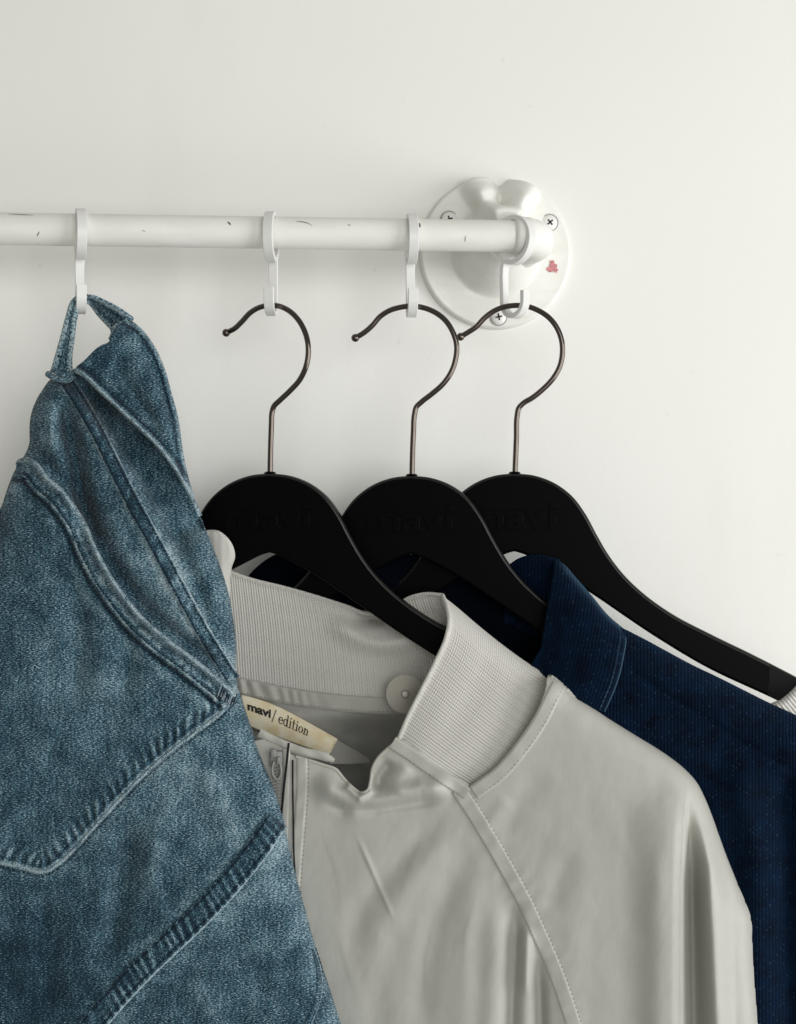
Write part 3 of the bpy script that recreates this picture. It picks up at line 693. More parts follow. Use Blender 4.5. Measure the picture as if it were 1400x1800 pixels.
def bomber(U, V):
    U = np.asarray(U, float); V = np.asarray(V, float)
    D, sd, s, L = poly_dist(U, V, OUT_S)
    d = d1(U) + 14 + 14*prof(D/40) + 14*prof(D/260)
    d = d - 0.010*np.maximum(U - 1190, 0)
    # sleeve: long fold with a sharp crest, the hollow beside it, the second roll
    xr = np.interp(V, [1380, 1450, 1550, 1700, 1990], [1201, 1194, 1190, 1189, 1188])
    x2 = np.interp(V, [1400, 1440, 1520, 1650, 1800, 1990], [1226, 1234, 1250, 1257, 1264, 1268])
    x3 = np.interp(V, [1450, 1500, 1600, 1990], [1262, 1272, 1292, 1302])
    gh = sstep(1395, 1600, V); gc = sstep(1370, 1470, V); gr = sstep(1420, 1560, V); gd = sstep(1470, 1600, V)
    kn = [(xr-100, 0), (xr-9, 6*gc), (xr+9, 4.0*gc), (xr+0.42*(x2-xr), -17*gh), (x2-2, 9*gr), (x3, 0.5*gd), (x3+24, 1.5*gd), (x3+60, 0)]
    for (a0, h0), (a1, h1) in zip(kn[:-1], kn[1:]):
        d = d + (h1 - h0) * sstep(0, 1, (U - a0) / np.maximum(a1 - a0, 4))
    # drapes on the upper sleeve
    d = d + ridge(U, V, [(1060, 1480), (1010, 1600), (1000, 1750), (1010, 1990)], 30, 1.4) - ridge(U, V, [(1105, 1470), (1120, 1600), (1125, 1750), (1120, 1990)], 34, 2.0)
    d = d + ridge(U, V, [(1160, 1440), (1152, 1600), (1150, 1990)], 20, 1.5, fade=.2) + ridge(U, V, [(900, 1400), (870, 1440), (850, 1470)], 16, 1.0)
    d = d - ridge(U, V, [(960, 1350), (900, 1430), (875, 1480)], 24, 1.2) - ridge(U, V, [(1000, 1490), (975, 1570), (965, 1610)], 18, 1.1)
    # front: rolled neck drape and the fan of soft folds falling from the collar point
    d = d + ridge(U, V, [(552, 1362), (585, 1390), (625, 1412), (680, 1404), (740, 1385), (800, 1388)], 22, 8.0, 17, fade=.15)
    d = d - ridge(U, V, [(560, 1408), (605, 1424), (660, 1423), (730, 1412), (795, 1402)], 9, 4.2, fade=.2)
    d = d + ridge(U, V, [(652, 1352), (650, 1390), (632, 1402), (606, 1378)], 7, 5.0, fade=.1)
    d = d - ridge(U, V, [(690, 1335), (668, 1365), (664, 1392)], 11, 5.5) + ridge(U, V, [(722, 1340), (700, 1370), (690, 1398)], 16, 3.2)
    d = d + ridge(U, V, [(622, 1458), (645, 1510), (672, 1572), (697, 1628)], 3.0, 0.9, 5, fade=.3)
    d = d - ridge(U, V, [(790, 1418), (745, 1470), (690, 1530), (640, 1590), (610, 1680)], 22, 2.2) + ridge(U, V, [(800, 1440), (770, 1490), (715, 1560), (668, 1640), (650, 1760)], 26, 2.0)
    d = d - ridge(U, V, [(830, 1470), (800, 1540), (765, 1620), (745, 1720), (735, 1850)], 24, 2.2) + ridge(U, V, [(850, 1500), (828, 1600), (818, 1700), (815, 1990)], 26, 2.0)
    d = d + ridge(U, V, [(868, 1560), (868, 1650), (862, 1800), (855, 1990)], 20, 2.4, fade=.2)
    d = d - ridge(U, V, [(902, 1570), (908, 1640), (902, 1760), (895, 1990)], 15, 8, 11, fade=.2)
    d = d + ridge(U, V, [(924, 1620), (926, 1680), (925, 1760)], 11, 4) - ridge(U, V, [(944, 1660), (950, 1740), (952, 1830), (950, 1990)], 13, 8, 10, fade=.25)
    d = d - ridge(U, V, [(700, 1600), (672, 1700), (662, 1800), (655, 1950)], 26, 1.2)
    Dg, sg, sl_, _ = poly_dist(U, V, RAG_S)
    d = d + 0.30*np.sin(sl_/5.5 + 4*vnoise(sl_/45, 0*sl_) + sg/26)*np.exp(-(np.maximum(np.abs(sg) - 15, 0)/17)**2)*(0.4 + 1.2*np.abs(vnoise(sl_/60, sg/80)))
    d = d + 3.5*prof(D/13)
    for cr in CREASES: d = d + ridge(U, V, cr[0], 5, cr[1]*0.5, 10, fade=.48)
    return d + 1.4*fbm(U/130, V/170) + 0.40*fbm(U/34, V/60, 2) + 0.22*np.abs(fbm((U+0.5*V)/26, (V-0.4*U)/60, 2))*sstep(1300, 1420, V)
def bomber_b(U, V):
    D, sd, s, L = poly_dist(U, V, OUT_S); return d1(U) + 14 - 12*prof(D/40) - 5*prof(D/200)
RAGL = [tuple(p) for p in RAG[::10]]
OUTL = [tuple(p) for p in OUT[::6]]
sheet('sleeve', [(822, 1384), (868, 1352), (905, 1310), (938, 1262), (958, 1215)] + OUTL + [(1350, 1990)] + [(1065, 1990)] + RAGL[::-1][1:], 2.4, bomber, M_NYLON, bj, back=bomber_b)
sheet('front_panel', [(822, 1384), (765, 1347)] + NECK + [(470, 1300), (400, 1330), (380, 1500), (380, 1990), (1065, 1990)] + RAGL[::-1][1:], 2.2, bomber, M_NYLON, bj, thick=0.7)
# folded hem along the neck opening
NP = smooth(NECK, 2); Pn = np.c_[NP, bomber(NP[:, 0], NP[:, 1]) - 0.3]
link('neck_edge', tube_mesh('neck_edge', rel(world(Pn[:, 0], Pn[:, 1], Pn[:, 2]), bj), 0.0011, 10), M_NYLON, bj)
# back panel behind
sheet('back_panel', [(395, 1230), (520, 1240), (700, 1262), (800, 1236), (850, 1300), (870, 1450), (880, 1700), (880, 1990), (380, 1990)], 6.0, lambda U, V: d1(U) - 58 + 0*V, M_NYLON_SHADE, bj, thick=0.8)
def tp(u, v, o): return (u, v, float(d1(u)) + o)
# inside: lining below the collar
def lining(U, V):
    return d1(U) - 11 - 44*sstep(1236, 1345, V)*sstep(500, 640, U) + 0.02*(V-1230) + 3*np.exp(-((V-1262)/16.0)**2)*sstep(420, 520, U) + 1.6*fbm(U/50, V/30) - ridge(U, V, [(590, 1290), (650, 1282), (720, 1285)], 20, 8)
sheet('lining', [(400, 1205), (520, 1222), (620, 1236), (700, 1240), (770, 1215), (800, 1260), (760, 1380), (660, 1440), (520, 1420), (400, 1350)], 2.4, lining, M_NYLON_SHADE, bj, thick=0.6)
G = coons([tp(584, 1294, -12), tp(612, 1310, -16), tp(650, 1334, -18)], [tp(580, 1342, 2), tp(610, 1342, -4), tp(650, 1340, -14)], [tp(584, 1294, -12), tp(580, 1342, 2)], [tp(650, 1334, -18), tp(650, 1340, -14)], 30, 16)
grid_obj('neck_facing', G, M_NYLON_SHADE, bj, thick=0.7, flip=True)
# ribbed back collar
def collar_in(s, t, U, V):
    b = -15*np.exp(-(((U-656)/28)**2 + ((V-1086)/13)**2)) + 9*np.exp(-((np.hypot((U-676)/1.5, (V-1082)) - 50)/17)**2)*sstep(1076, 1112, V)
    b = b + 3.0*np.sin(np.pi*t)*np.sin(np.pi*np.clip((U-400)/300, 0, 1)) + 1.6*np.exp(-(t/0.03)**2)
    rib = 0.22*np.sin(2*np.pi*88*s)*(1 - 0.6*np.exp(-(t/0.02)**2))
    return b + rib + 0.10*np.sin(2*np.pi*44*t)
bt = [tp(392, 1001, -6), tp(440, 1018, -9), tp(500, 1033, -11), tp(560, 1050, -12), tp(610, 1066, -13), tp(648, 1079, -14), tp(690, 1068, -13), tp(722, 1050, -10), tp(750, 1044, -6), tp(777, 1046, 1)]
bb = [tp(405, 1187, -8), tp(450, 1197, -10), tp(520, 1212, -11), tp(600, 1223, -11), tp(690, 1229, -10), tp(740, 1232, -6), tp(790, 1222, -2), tp(815, 1210, 2)]
G = coons(bt, bb, [bt[0], tp(400, 1100, -8), bb[0]], [bt[-1], tp(800, 1110, -2), bb[-1]], 640, 150, collar_in)
ss, tt = np.meshgrid(np.linspace(0, 1, 640), np.linspace(0, 1, 150))
grid_obj('back_collar', G, M_RIB, bj, np.stack([ss*16, tt*7], -1), thick=2.2, flip=True)
px_tube('collar_edge', [(a, b, c + 0.3) for a, b, c in bt], 1.3, M_RIB, bj)
# tape below the back collar, gathered at its left end
TAPE = [(405, 1202), (450, 1212), (520, 1226), (600, 1236), (690, 1241), (760, 1240)]
tapd = lambda U, V: d1(U) - 8.6 + 0*V
ribbon('collar_tape', TAPE, 14.5, tapd, M_NYLON, bj, 0.8, 11, pucker=lambda s, t: 0.9*np.exp(-(s/130)**2)*np.sin(s/3.4 + 2.2*t + 2*np.sin(s/19)) + 0.25*np.sin(s/9))
stitches('stitching', offset(smooth(TAPE, 3), -10), lambda U, V: tapd(U, V) + 0.7, M_GTHREAD, bj, 4.0, 4.0, 0.32, 0.1, smooth_in=False)
# cream label
la = [(424, 1221, 0), (455, 1229, 0), (500, 1247, 0), (545, 1271, 0), (594, 1299, 0)]
lb = [(430, 1272, 0), (455, 1283, 0), (490, 1296, 0), (530, 1310, 0), (580, 1326, 0)]
la = [(u, v, float(d1(u)) - 2.5) for u, v, _ in la]; lb = [(u, v, float(d1(u)) + 0.5) for u, v, _ in lb]
LAB = coons(la, lb, [la[0], lb[0]], [la[-1], lb[-1]], 60, 24, lambda s, t, U, V: 2.6*np.sin(np.pi*np.clip(t, 0, 1))*(0.4+0.6*np.sin(np.pi*s)))
lo = grid_obj('label', LAB, M_LABEL, bj, np.stack(np.meshgrid(np.linspace(0, 7, 60), np.linspace(0, 2, 24)), -1), thick=0.7, flip=True)
def lab_at(s, t):
    x = np.clip(s, 0, 1)*59; yv = np.clip(t, 0, 1)*23; i = np.minimum(x.astype(int), 58); j = np.minimum(yv.astype(int), 22); fx = (x-i)[:, None]; fy = (yv-j)[:, None]
    return (LAB[j, i]*(1-fx)+LAB[j, i+1]*fx)*(1-fy) + (LAB[j+1, i]*(1-fx)+LAB[j+1, i+1]*fx)*fy
class Ink:
    def __init__(s): s.v = []; s.f = []
    def quadstrip(s, L, R):
        b = len(s.v)
        for a, c in zip(L, R): s.v += [a, c]
        for i in range(len(L)-1): s.f.append((b+2*i, b+2*i+1, b+2*i+3, b+2*i+2))
    def bar(s, x0, y0, x1, y1): s.quadstrip([(x0, y0 + (y1-y0)*k/6) for k in range(7)], [(x1, y0 + (y1-y0)*k/6) for k in range(7)])
    def arc(s, cx, cy, rx, ry, a0, a1, thin, thick, n=20):
        L, R = [], []
        for a in np.radians(np.linspace(a0, a1, n)):
            w = thin + (thick-thin)*abs(math.cos(a))
            L.append((cx + (rx - w/2)*math.cos(a), cy + (ry - thin/2)*math.sin(a))); R.append((cx + (rx + w/2)*math.cos(a), cy + (ry + thin/2)*math.sin(a)))
        s.quadstrip(L, R)
ink = Ink(); xo = 0.0
def serif_text(txt, x):
    for ch in txt:
        if ch == 'e':
            ink.arc(x+.40, .5, .32, .44, 8, 325, .09, .20); ink.bar(x+.1, .50, x+.72, .59); x += .88
        elif ch == 'd':
            ink.arc(x+.38, .5, .30, .44, 0, 360, .09, .20); ink.bar(x+.62, .0, x+.80, 1.55); ink.bar(x+.48, 1.46, x+.63, 1.55); ink.bar(x+.80, 0, x+.95, .09); x += 1.02
        elif ch == 'i':
            ink.bar(x+.16, 0, x+.34, 1.0); ink.bar(x+.02, 0, x+.48, .09); ink.bar(x+.04, .91, x+.17, 1.0); ink.arc(x+.25, 1.33, .06, .06, 0, 360, .12, .12, 10); x += .56
        elif ch == 't':
            ink.bar(x+.16, .12, x+.34, 1.36); ink.bar(x+.0, .91, x+.56, 1.0); ink.arc(x+.40, .20, .15, .16, 180, 330, .09, .16, 10); x += .66
        elif ch == 'o':
            ink.arc(x+.42, .5, .33, .44, 0, 360, .09, .20); x += .92
        elif ch == 'n':
            ink.bar(x+.14, 0, x+.32, 1.0); ink.bar(x+.0, 0, x+.46, .09); ink.bar(x+.02, .91, x+.15, 1.0)
            ink.arc(x+.50, .62, .24, .32, 0, 165, .10, .18, 14); ink.bar(x+.65, 0, x+.83, .64); ink.bar(x+.54, 0, x+.96, .09); x += 1.06
        elif ch == '/':
            ink.quadstrip([(x+.05+.55*k/12, -.2+1.8*k/12) for k in range(13)], [(x+.17+.55*k/12, -.2+1.8*k/12) for k in range(13)]); x += 1.0
    return x
serif_text('edition', 0)
def put_ink(name, V2, faces, s0, ds, t0, dt):
    V2 = np.asarray(V2, float); g = lab_at(s0 + V2[:, 0]*ds, t0 - V2[:, 1]*dt)
    me = raw_mesh(name, rel(world(g[:, 0], g[:, 1], g[:, 2] + 0.5), bj), faces, smooth_=False); o = link(name, me, M_PRINT, lo); solid(o, 0.1, 0.0)
put_ink('lettering', ink.v, ink.f, 0.385, 0.0590, 0.545, 0.26)
ink = Ink(); serif_text('/', 0); put_ink('lettering', ink.v, ink.f, 0.310, 0.062, 0.53, 0.25)
tm = text_mesh('mavi', 'word', 0, 0.035, 0, 0.98); bm = bmesh.new(); bm.from_mesh(tm); bmesh.ops.triangulate(bm, faces=bm.faces)
tv = np.array([v.co[:2] for v in bm.verts]); tf = [[v.index for v in f.verts] for f in bm.faces]; bm.free()
put_ink('lettering', (tv - tv.min(0)) / (tv[:, 0].max() - tv[:, 0].min()), tf, 0.055, 0.245, 0.48, 0.245/ (tv[:, 0].max() - tv[:, 0].min()) * 5.0)
stitches('stitching', [(590, 1303), (585, 1312), (580, 1321)], lambda U, V: d1(U) + 0.3, mat_plain('tan_thread', (0.4, 0.28, 0.12), .8), lo, 2.5, 2.5, 0.25, 0.2)
# snap on the back collar
sc = np.array(world(713, 1220, float(d1(713)) + 1.5)) - np.array(bj.location)
Mx = Matrix.Translation(Vector(sc)) @ Matrix.Rotation(math.radians(-8), 4, 'Z') @ Matrix.Rotation(math.radians(84), 4, 'X')
bm = bmesh.new(); lathe(bm, [(0, .0034), (0.0022, .0033), (0.0026, .0029), (0.0125, 0.0007), (0.0134, 0.0), (0.0130, -0.0012), (0.0, -0.0012)], n=48, M=Mx)
sn = link('snap_button', bm_mesh('snap_button', bm, True, 35), M_SNAP, bj)
bm = bmesh.new(); lathe(bm, [(0, .0047), (0.0010, .0046), (0.0017, .0040), (0.0019, .0032), (0.0025, .0031), (0.0025, .0025)], n=24, M=Mx); link('snap_ring', tube_mesh('snap_ring', np.array([tuple(Mx @ Vector((0.0027*math.cos(a), 0.0027*math.sin(a), 0.0030))) for a in np.linspace(0, 2*math.pi, 40)]), 0.00035, 8), M_GTHREAD, sn)
link('snap_pin', bm_mesh('snap_pin', bm, True, 35), mat_plain('snap_pin', (0.75, 0.73, 0.68), 0.25), sn)
# ribbed front collar
cA = [tp(777, 1046, 1), tp(785, 1066, 14), tp(789, 1090, 24), tp(784, 1120, 31), tp(766, 1162, 36), tp(740, 1214, 40), tp(716, 1262, 41), tp(699, 1302, 41)]
cB = [tp(972, 1191, 10), tp(962, 1215, 20), tp(940, 1258, 27), tp(905, 1308, 33), tp(868, 1350, 36), tp(823, 1384, 38)]
cC = [tp(777, 1046, 1), tp(800, 1064, 0), tp(840, 1098, 1), tp(885, 1134, 3), tp(930, 1166, 5), tp(972, 1191, 8)]
cD = [tp(699, 1302, 41), tp(735, 1326, 41), tp(780, 1357, 40), tp(823, 1384, 38)]
def fc(s, t, U, V):
    ribs = 0.42*np.sin(2*np.pi*47*t)*(0.35 + 0.65*s) * sstep(0, .04, t)
    mesh_ = 0.07*np.sin(2*np.pi*40*s)*(1 - 0.75*s)
    b = 7*np.sin(np.pi*np.clip(s, 0, 1))**.8*prof(t/0.25)*(1 - 0.45*t) - 1.5*np.exp(-((s-.45)/.16)**2)*np.sin(np.pi*t) + 1.5*np.exp(-(s/0.03)**2)
    return b + ribs + mesh_
G = coons(cC, cD, cA, cB, 240, 420, fc)
ss, tt = np.meshgrid(np.linspace(0, 1, 240), np.linspace(0, 1, 420))
grid_obj('front_collar', G, M_RIB, bj, np.stack([tt*16, ss*7], -1), thick=2.4, flip=True)
px_tube('collar_edge', [(a + 1, b, c + .4) for a, b, c in cA], 1.5, M_RIB, bj)
# far (left) end of the collar, turned over the hidden hanger arm
la_ = [tp(366, 936, 8), tp(382, 937, 10), tp(396, 947, 11), tp(406, 962, 10), tp(409, 978, 8), tp(404, 994, 5), tp(401, 1012, 2), tp(400, 1060, 1)]
lb_ = [tp(352, 940, -4), tp(352, 960, -2), tp(350, 985, 0), tp(350, 1010, 0), tp(350, 1040, 0), tp(350, 1070, 0), tp(350, 1100, 0), tp(350, 1130, 0)]
G = coons(la_, lb_, [la_[0], lb_[0]], [la_[-1], lb_[-1]], 90, 30, lambda s, t, U, V: 5*np.sin(np.pi*np.clip(t, 0, 1)))
grid_obj('front_collar', G, M_RIB, bj, thick=2.0)
px_tube('collar_edge', la_, 1.9, M_RIB, bj)
# collar seam tape along the bottom of the rib and along its front end
seam1 = smooth([(983, 1203), (973, 1222), (951, 1266), (917, 1316), (880, 1359), (834, 1393)], 3)
ribbon('seam_tape', seam1, 14.0, lambda U, V: bomber(U, V), M_NYLON, bj, 1.3, 11, smooth_in=False, pucker=lambda s, t: 0.15*np.sin(s/7))
stitches('stitching', offset(seam1, 9.0), lambda U, V: bomber(U, V) + 1.2, M_GTHREAD, bj, 4.2, 4.2, 0.3, 0.1, smooth_in=False)
seam2 = smooth([(690, 1306), (715, 1322), (755, 1350), (795, 1377), (822, 1396)], 3)
ribbon('seam_tape', seam2, 12.5, lambda U, V: bomber(U, V), M_NYLON, bj, 1.6, 11, smooth_in=False, pucker=lambda s, t: 0.15*np.sin(s/8))
stitches('stitching', offset(seam2, -9.5), lambda U, V: bomber(U, V) + 1.5, M_GTHREAD, bj, 4.2, 4.2, 0.28, 0.1, smooth_in=False)
rag = offset(RAG, 0)
ribbon('raglan_tape', rag, 15.0, bomber, M_NYLON, bj, 1.1, 11, smooth_in=False, pucker=lambda s, t: 0.12*np.sin(s/9 + t))
stitches('stitching', offset(rag, -11), lambda U, V: bomber(U, V) + 1.0, M_GTHREAD, bj, 4.2, 4.2, 0.28, 0.1, smooth_in=False)
stitches('stitching', offset(rag, 14), lambda U, V: bomber(U, V) + 0.6, M_GTHREAD, bj, 4.2, 4.2, 0.26, 0.1, smooth_in=False)
# zip, placket and cord
PL1 = [(503, 1316), (504, 1350), (502, 1420), (500, 1500), (505, 1600), (520, 1760)]
PL2 = [(531, 1334), (531, 1380), (527, 1440), (522, 1500), (518, 1560), (530, 1700)]
ribbon('placket', PL1, 7.5, bomber, M_NYLON, bj, 1.1, 9, pucker=lambda s, t: .25*np.sin(s/9)); ribbon('placket', PL2, 11, bomber, M_NYLON, bj, 0.9, 9, pucker=lambda s, t: .3*np.sin(s/8+t))
stitches('stitching', offset(smooth(PL2, 3), 12.0), lambda U, V: bomber(U, V) + 0.6, M_GTHREAD, bj, 4, 4, .28, .1, smooth_in=False)
def on_b(pts, up): return [(u, v, float(bomber(u, v)) + up) for u, v in pts]
px_tube('cord_gap_line', on_b([(508, 1306), (507, 1316), (504, 1345), (500, 1380), (497, 1412), (495, 1430)], 3.0), 0.75, M_CORD_GAP, bj)
px_tube('cord_gap_line', on_b([(515, 1336), (515, 1380), (516, 1440), (517, 1500), (519, 1540)], 1.2), 0.55, M_CORD_GAP, bj)  # black tube painting in the dark gap beside the zip tape
ribbon('stand_edge', [(456, 1288), (475, 1298), (500, 1309), (535, 1322), (565, 1328), (588, 1337)], lambda x: 8*np.clip((1.02-x)*7, 0, 1)**.5, lambda U, V: bomber(U, V) - 0.5, M_NYLON, bj, 1.0, 11, edge=7, pucker=lambda s, t: 0.25*np.sin(s/6+t))
stitches('stitching', [(470, 1301), (500, 1315), (540, 1329), (585, 1342)], lambda U, V: bomber(U, V) + 1.0, M_GTHREAD, bj, 3.5, 3, .28, .1)
zp = thing  # (zip parts are children of the jacket)
zc = rel(world(486, 1334, float(bomber(486, 1334)) + 2.4), bj); zc = np.array(zc)
bm = bmesh.new()
box(bm, tuple(zc), (0.0085, 0.004, 0.011), bev=0.0012); box(bm, tuple(zc + [-0.0018, -0.003, 0.0045]), (0.004, 0.003, 0.0055), bev=0.0010); box(bm, tuple(zc + [0.0016, -0.0026, -0.0005]), (0.003, 0.003, 0.005), bev=0.0010)
zo = link('zip_slider', bm_mesh('zip_slider', bm, True, 40), M_ZIP, bj)
lp = [(482, 1338), (479, 1350), (481, 1364), (487, 1370), (493, 1364), (494, 1350), (491, 1338)]
P = smooth(lp, 2); c = rel(world(P[:, 0], P[:, 1], np.full(len(P), float(bomber(486, 1350)) + 5.2)), bj)
link('zip_pull', tube_mesh('zip_pull', c, 0.0009, 10), M_ZIP, zo)
bm = bmesh.new()
for k in range(14):
    for sx in (-1, 1):
        v = 1352 + k*6 + (3 if sx > 0 else 0); u = 487 + sx*3.5
        q = np.array(rel(world(u, v, float(bomber(u, v)) + 0.9), bj)); box(bm, tuple(q), (0.0030, 0.0016, 0.0013))
zt = link('zip_teeth', bm_mesh('zip_teeth', bm, False), M_ZIP, bj)
ribbon('zip_tape', [(487, 1345), (488, 1400), (488, 1480)], 8, bomber, M_NYLON_SHADE, bj, 0.5, 7)

# ------------------------------------------------------------------ jeans hung from the leftmost hook
jn = thing('jeans', 'faded blue denim jeans hung by a belt loop from the leftmost hook', 'jeans', tuple(float(a) for a in world(200, 1200, 30.0)))
RS = smooth([(225, 562), (245, 574), (268, 602), (288, 642), (302, 690), (314, 735), (321, 785), (330, 832), (344, 880), (358, 920), (375, 962), (390, 1002), (402, 1042), (410, 1085), (415, 1130), (416, 1190), (430, 1242), (455, 1312), (480, 1376), (497, 1428), (512, 1500), (530, 1572), (551, 1650), (575, 1722), (600, 1800), (640, 1900), (680, 1990)], 6)
LS = smooth([(112, 652), (92, 664), (72, 690), (60, 712), (53, 740), (49, 790), (38, 808), (24, 832), (9, 872), (-4, 915), (-30, 1000), (-90, 1150), (-160, 1400), (-220, 1700), (-260, 1990)], 6)
FS = smooth([(118, 672), (140, 705), (165, 748), (190, 797), (212, 842), (238, 892), (268, 946), (300, 1006), (330, 1062), (360, 1116), (386, 1158), (410, 1196)], 4)
HEM = smooth([(38, 806), (50, 805), (64, 813), (84, 838), (108, 859), (130, 886), (150, 917), (168, 960), (190, 1003), (215, 1040), (248, 1081), (290, 1119), (335, 1152), (375, 1184), (414, 1217)], 4)
PBOT = smooth([(412, 1226), (382, 1256), (340, 1288), (295, 1322), (250, 1362), (210, 1403), (170, 1446), (130, 1490), (100, 1518), (76, 1531), (40, 1524), (0, 1515), (-80, 1500)], 4)
SEAM = smooth([(489, 1442), (480, 1455), (458, 1488), (425, 1530), (385, 1576), (340, 1622), (295, 1664), (250, 1707), (205, 1755), (160, 1808), (90, 1900)], 4)
WLOW = smooth([(131, 652), (150, 664), (170, 684), (200, 712), (238, 748), (273, 782), (303, 820), (327, 860), (342, 890), (350, 908)], 4)
def jeans_base(U, V):
    U = np.asarray(U, float); V = np.asarray(V, float)
    Dr, sr, _, _ = poly_dist(U, V, RS); Dl, sl, _, _ = poly_dist(U, V, LS); D = np.minimum(Dr, Dl)
    d = 5 + 0.05*(V - 560) + 15*prof(D/46) + 12*prof(D/190) - 6
    d = d - ridge(U, V, [(112, 690), (124, 750), (138, 830), (152, 900), (172, 962)], 18, 17, 15, fade=.2)
    d = d - ridge(U, V, [(140, 668), (178, 720), (222, 790), (262, 850), (300, 915), (330, 985)], 17, 16, 24, fade=.15)
    d = d + ridge(U, V, [(95, 700), (90, 750), (92, 800)], 16, 4) + ridge(U, V, [(215, 850), (260, 960), (310, 1070), (360, 1160)], 26, 4, 30)
    d = d + ridge(U, V, [(180, 860), (215, 950), (260, 1040)], 22, 4) - ridge(U, V, [(300, 930), (340, 1020), (372, 1100)], 17, 8)
    d = d - ridge(U, V, [(125, 990), (140, 1080), (138, 1180), (128, 1260)], 22, 6) - ridge(U, V, [(205, 1070), (225, 1150), (215, 1240)], 20, 5)
    d = d - ridge(U, V, [(228, 1430), (220, 1520), (205, 1600), (180, 1690)], 18, 9, 26) + ridge(U, V, [(290, 1400), (275, 1500), (262, 1590)], 26, 3.5)
    d = d - ridge(U, V, [(70, 1560), (90, 1660), (80, 1790)], 26, 5) + ridge(U, V, [(350, 1340), (400, 1420), (420, 1490)], 30, 3) + ridge(U, V, [(330, 1700), (360, 1760), (400, 1830)], 40, 3)
    d = d - ridge(U, V, [(560, 1650), (572, 1700), (566, 1750), (548, 1810)], 7, 2.5, fade=.2)
    Dw, sw, _, _ = poly_dist(U, V, WLOW); d = d - 13*np.exp(-((sw + 14)/20)**2)*(V < 960)
    Dh, sh, _, _ = poly_dist(U, V, HEM); d = d - 8*np.exp(-((sh - 12)/15)**2)
    return d + 3.6*fbm(U/95, V/130) + 0.8*fbm(U/26, V/36, 2)
def seam_swell(U, V, P, w=20, amp=0.9, pitch=11.0, skew=0.5):
    D, sd, s, L = poly_dist(U, V, P); return amp*np.exp(-(D/w)**2)*np.sin(s/pitch*2*np.pi/2 + sd*skew/4 + 3*vnoise(s/40, sd/30))
def jeans(U, V):
    d = jeans_base(U, V)
    d = d + seam_swell(U, V, FS, 20, 0.7, 13) + seam_swell(U, V, SEAM, 26, 0.7, 15)
    D, sd, s, L = poly_dist(U, V, PBOT); d = d - 1.0*np.exp(-(D/10)**2)
    return d
def jeans_back(U, V):
    Dr, _, _, _ = poly_dist(U, V, RS[::2]); Dl, _, _, _ = poly_dist(U, V, LS[::2]); D = np.minimum(Dr, Dl)
    return 5 + 0.05*(V-560) - 6 - 9*prof(D/50)
def wear_body(U, V):
    w = 0.22*np.maximum(vnoise(U/60, V/90), 0) + 0.20*np.exp(-(((U-310)/60)**2 + ((V-1010)/130)**2)) + 0.16*np.exp(-(((U-440)/90)**2 + ((V-1560)/120)**2)) + 0.12*np.exp(-(((U-95)/40)**2 + ((V-770)/60)**2))
    D, sd, s, L = poly_dist(U, V, FS); w = w + 0.35*np.exp(-((np.abs(sd)-17)/6)**2)*(0.5+vnoise(s/7, sd/40))
    D, sd, s, L = poly_dist(U, V, SEAM); w = w + 0.30*np.exp(-((np.abs(sd)-30)/12)**2)*(0.4+vnoise(s/9+sd/14, sd/30))
    for rp in ([(215, 850), (260, 960), (310, 1070), (360, 1160)], [(180, 860), (215, 950), (260, 1040)], [(290, 1400), (275, 1500), (262, 1590)], [(350, 1340), (400, 1420), (420, 1490)], [(95, 700), (90, 750), (92, 800)], [(330, 1700), (360, 1760), (400, 1830)]):
        w = w + ridge(U, V, rp, 17, 0.24)*(0.7 + 0.9*vnoise(U/16, V/24))
    Dr, _, _, _ = poly_dist(U, V, RS); w = w + 0.22*np.exp(-(Dr/26)**2)*sstep(900, 1000, V)
    D, sd, s, L = poly_dist(U, V, PBOT); w = w + 0.30*np.exp(-((D-12)/10)**2)*(0.4+vnoise(s/12, sd/30))
    w = w + 0.28*np.exp(-(((U-330)/90)**2 + ((V-1360)/70)**2)) - 0.30*np.exp(-(((U-60)/130)**2 + ((V-1740)/150)**2))
    return w
RL = [tuple(p) for p in RS]; LL = [tuple(p) for p in LS]
bodyol = [(112, 652), (134, 654), (180, 664), (250, 716), (308, 800), (338, 872)] + [tuple(p) for p in RS if p[1] > 905][::3] + [(680, 1990), (-260, 1990)] + [tuple(p) for p in LS[::-1]][::3]
jb = sheet('denim_body', bodyol, 2.2, jeans, M_DENIM, jn, back=jeans_back, attr={'wear': wear_body})
# waistband turned towards us at upper right
def waist(U, V):
    Dr, sr, _, _ = poly_dist(U, V, RS); Dw, sw, s, L = poly_dist(U, V, WLOW)
    base = 5 + 0.05*(V-560) + 6
    d = base + 10*prof(Dr/34) + 5*prof(Dr/110) - 1.0 + 2.4*np.exp(-((Dw-4)/5)**2) - 1.6*np.exp(-((Dw-15)/5)**2)
    d = d - ridge(U, V, [(190, 618), (215, 660), (255, 720), (300, 790)], 13, 4, 10) + ridge(U, V, [(225, 600), (262, 680), (300, 770)], 14, 2.4) - ridge(U, V, [(245, 595), (280, 670), (306, 750)], 7, 2.2)
    return d + 1.4*fbm(U/40, V/55) + 0.7*np.exp(-(Dw/22)**2)*np.sin(s/7 + 2*vnoise(s/30, 0*s))
def waist_back(U, V):
    Dr, sr, _, _ = poly_dist(U, V, RS); Dw, _, _, _ = poly_dist(U, V, WLOW); return 5 + 0.05*(V-560) + 6 - 3*prof(np.minimum(Dr, Dw)/10)
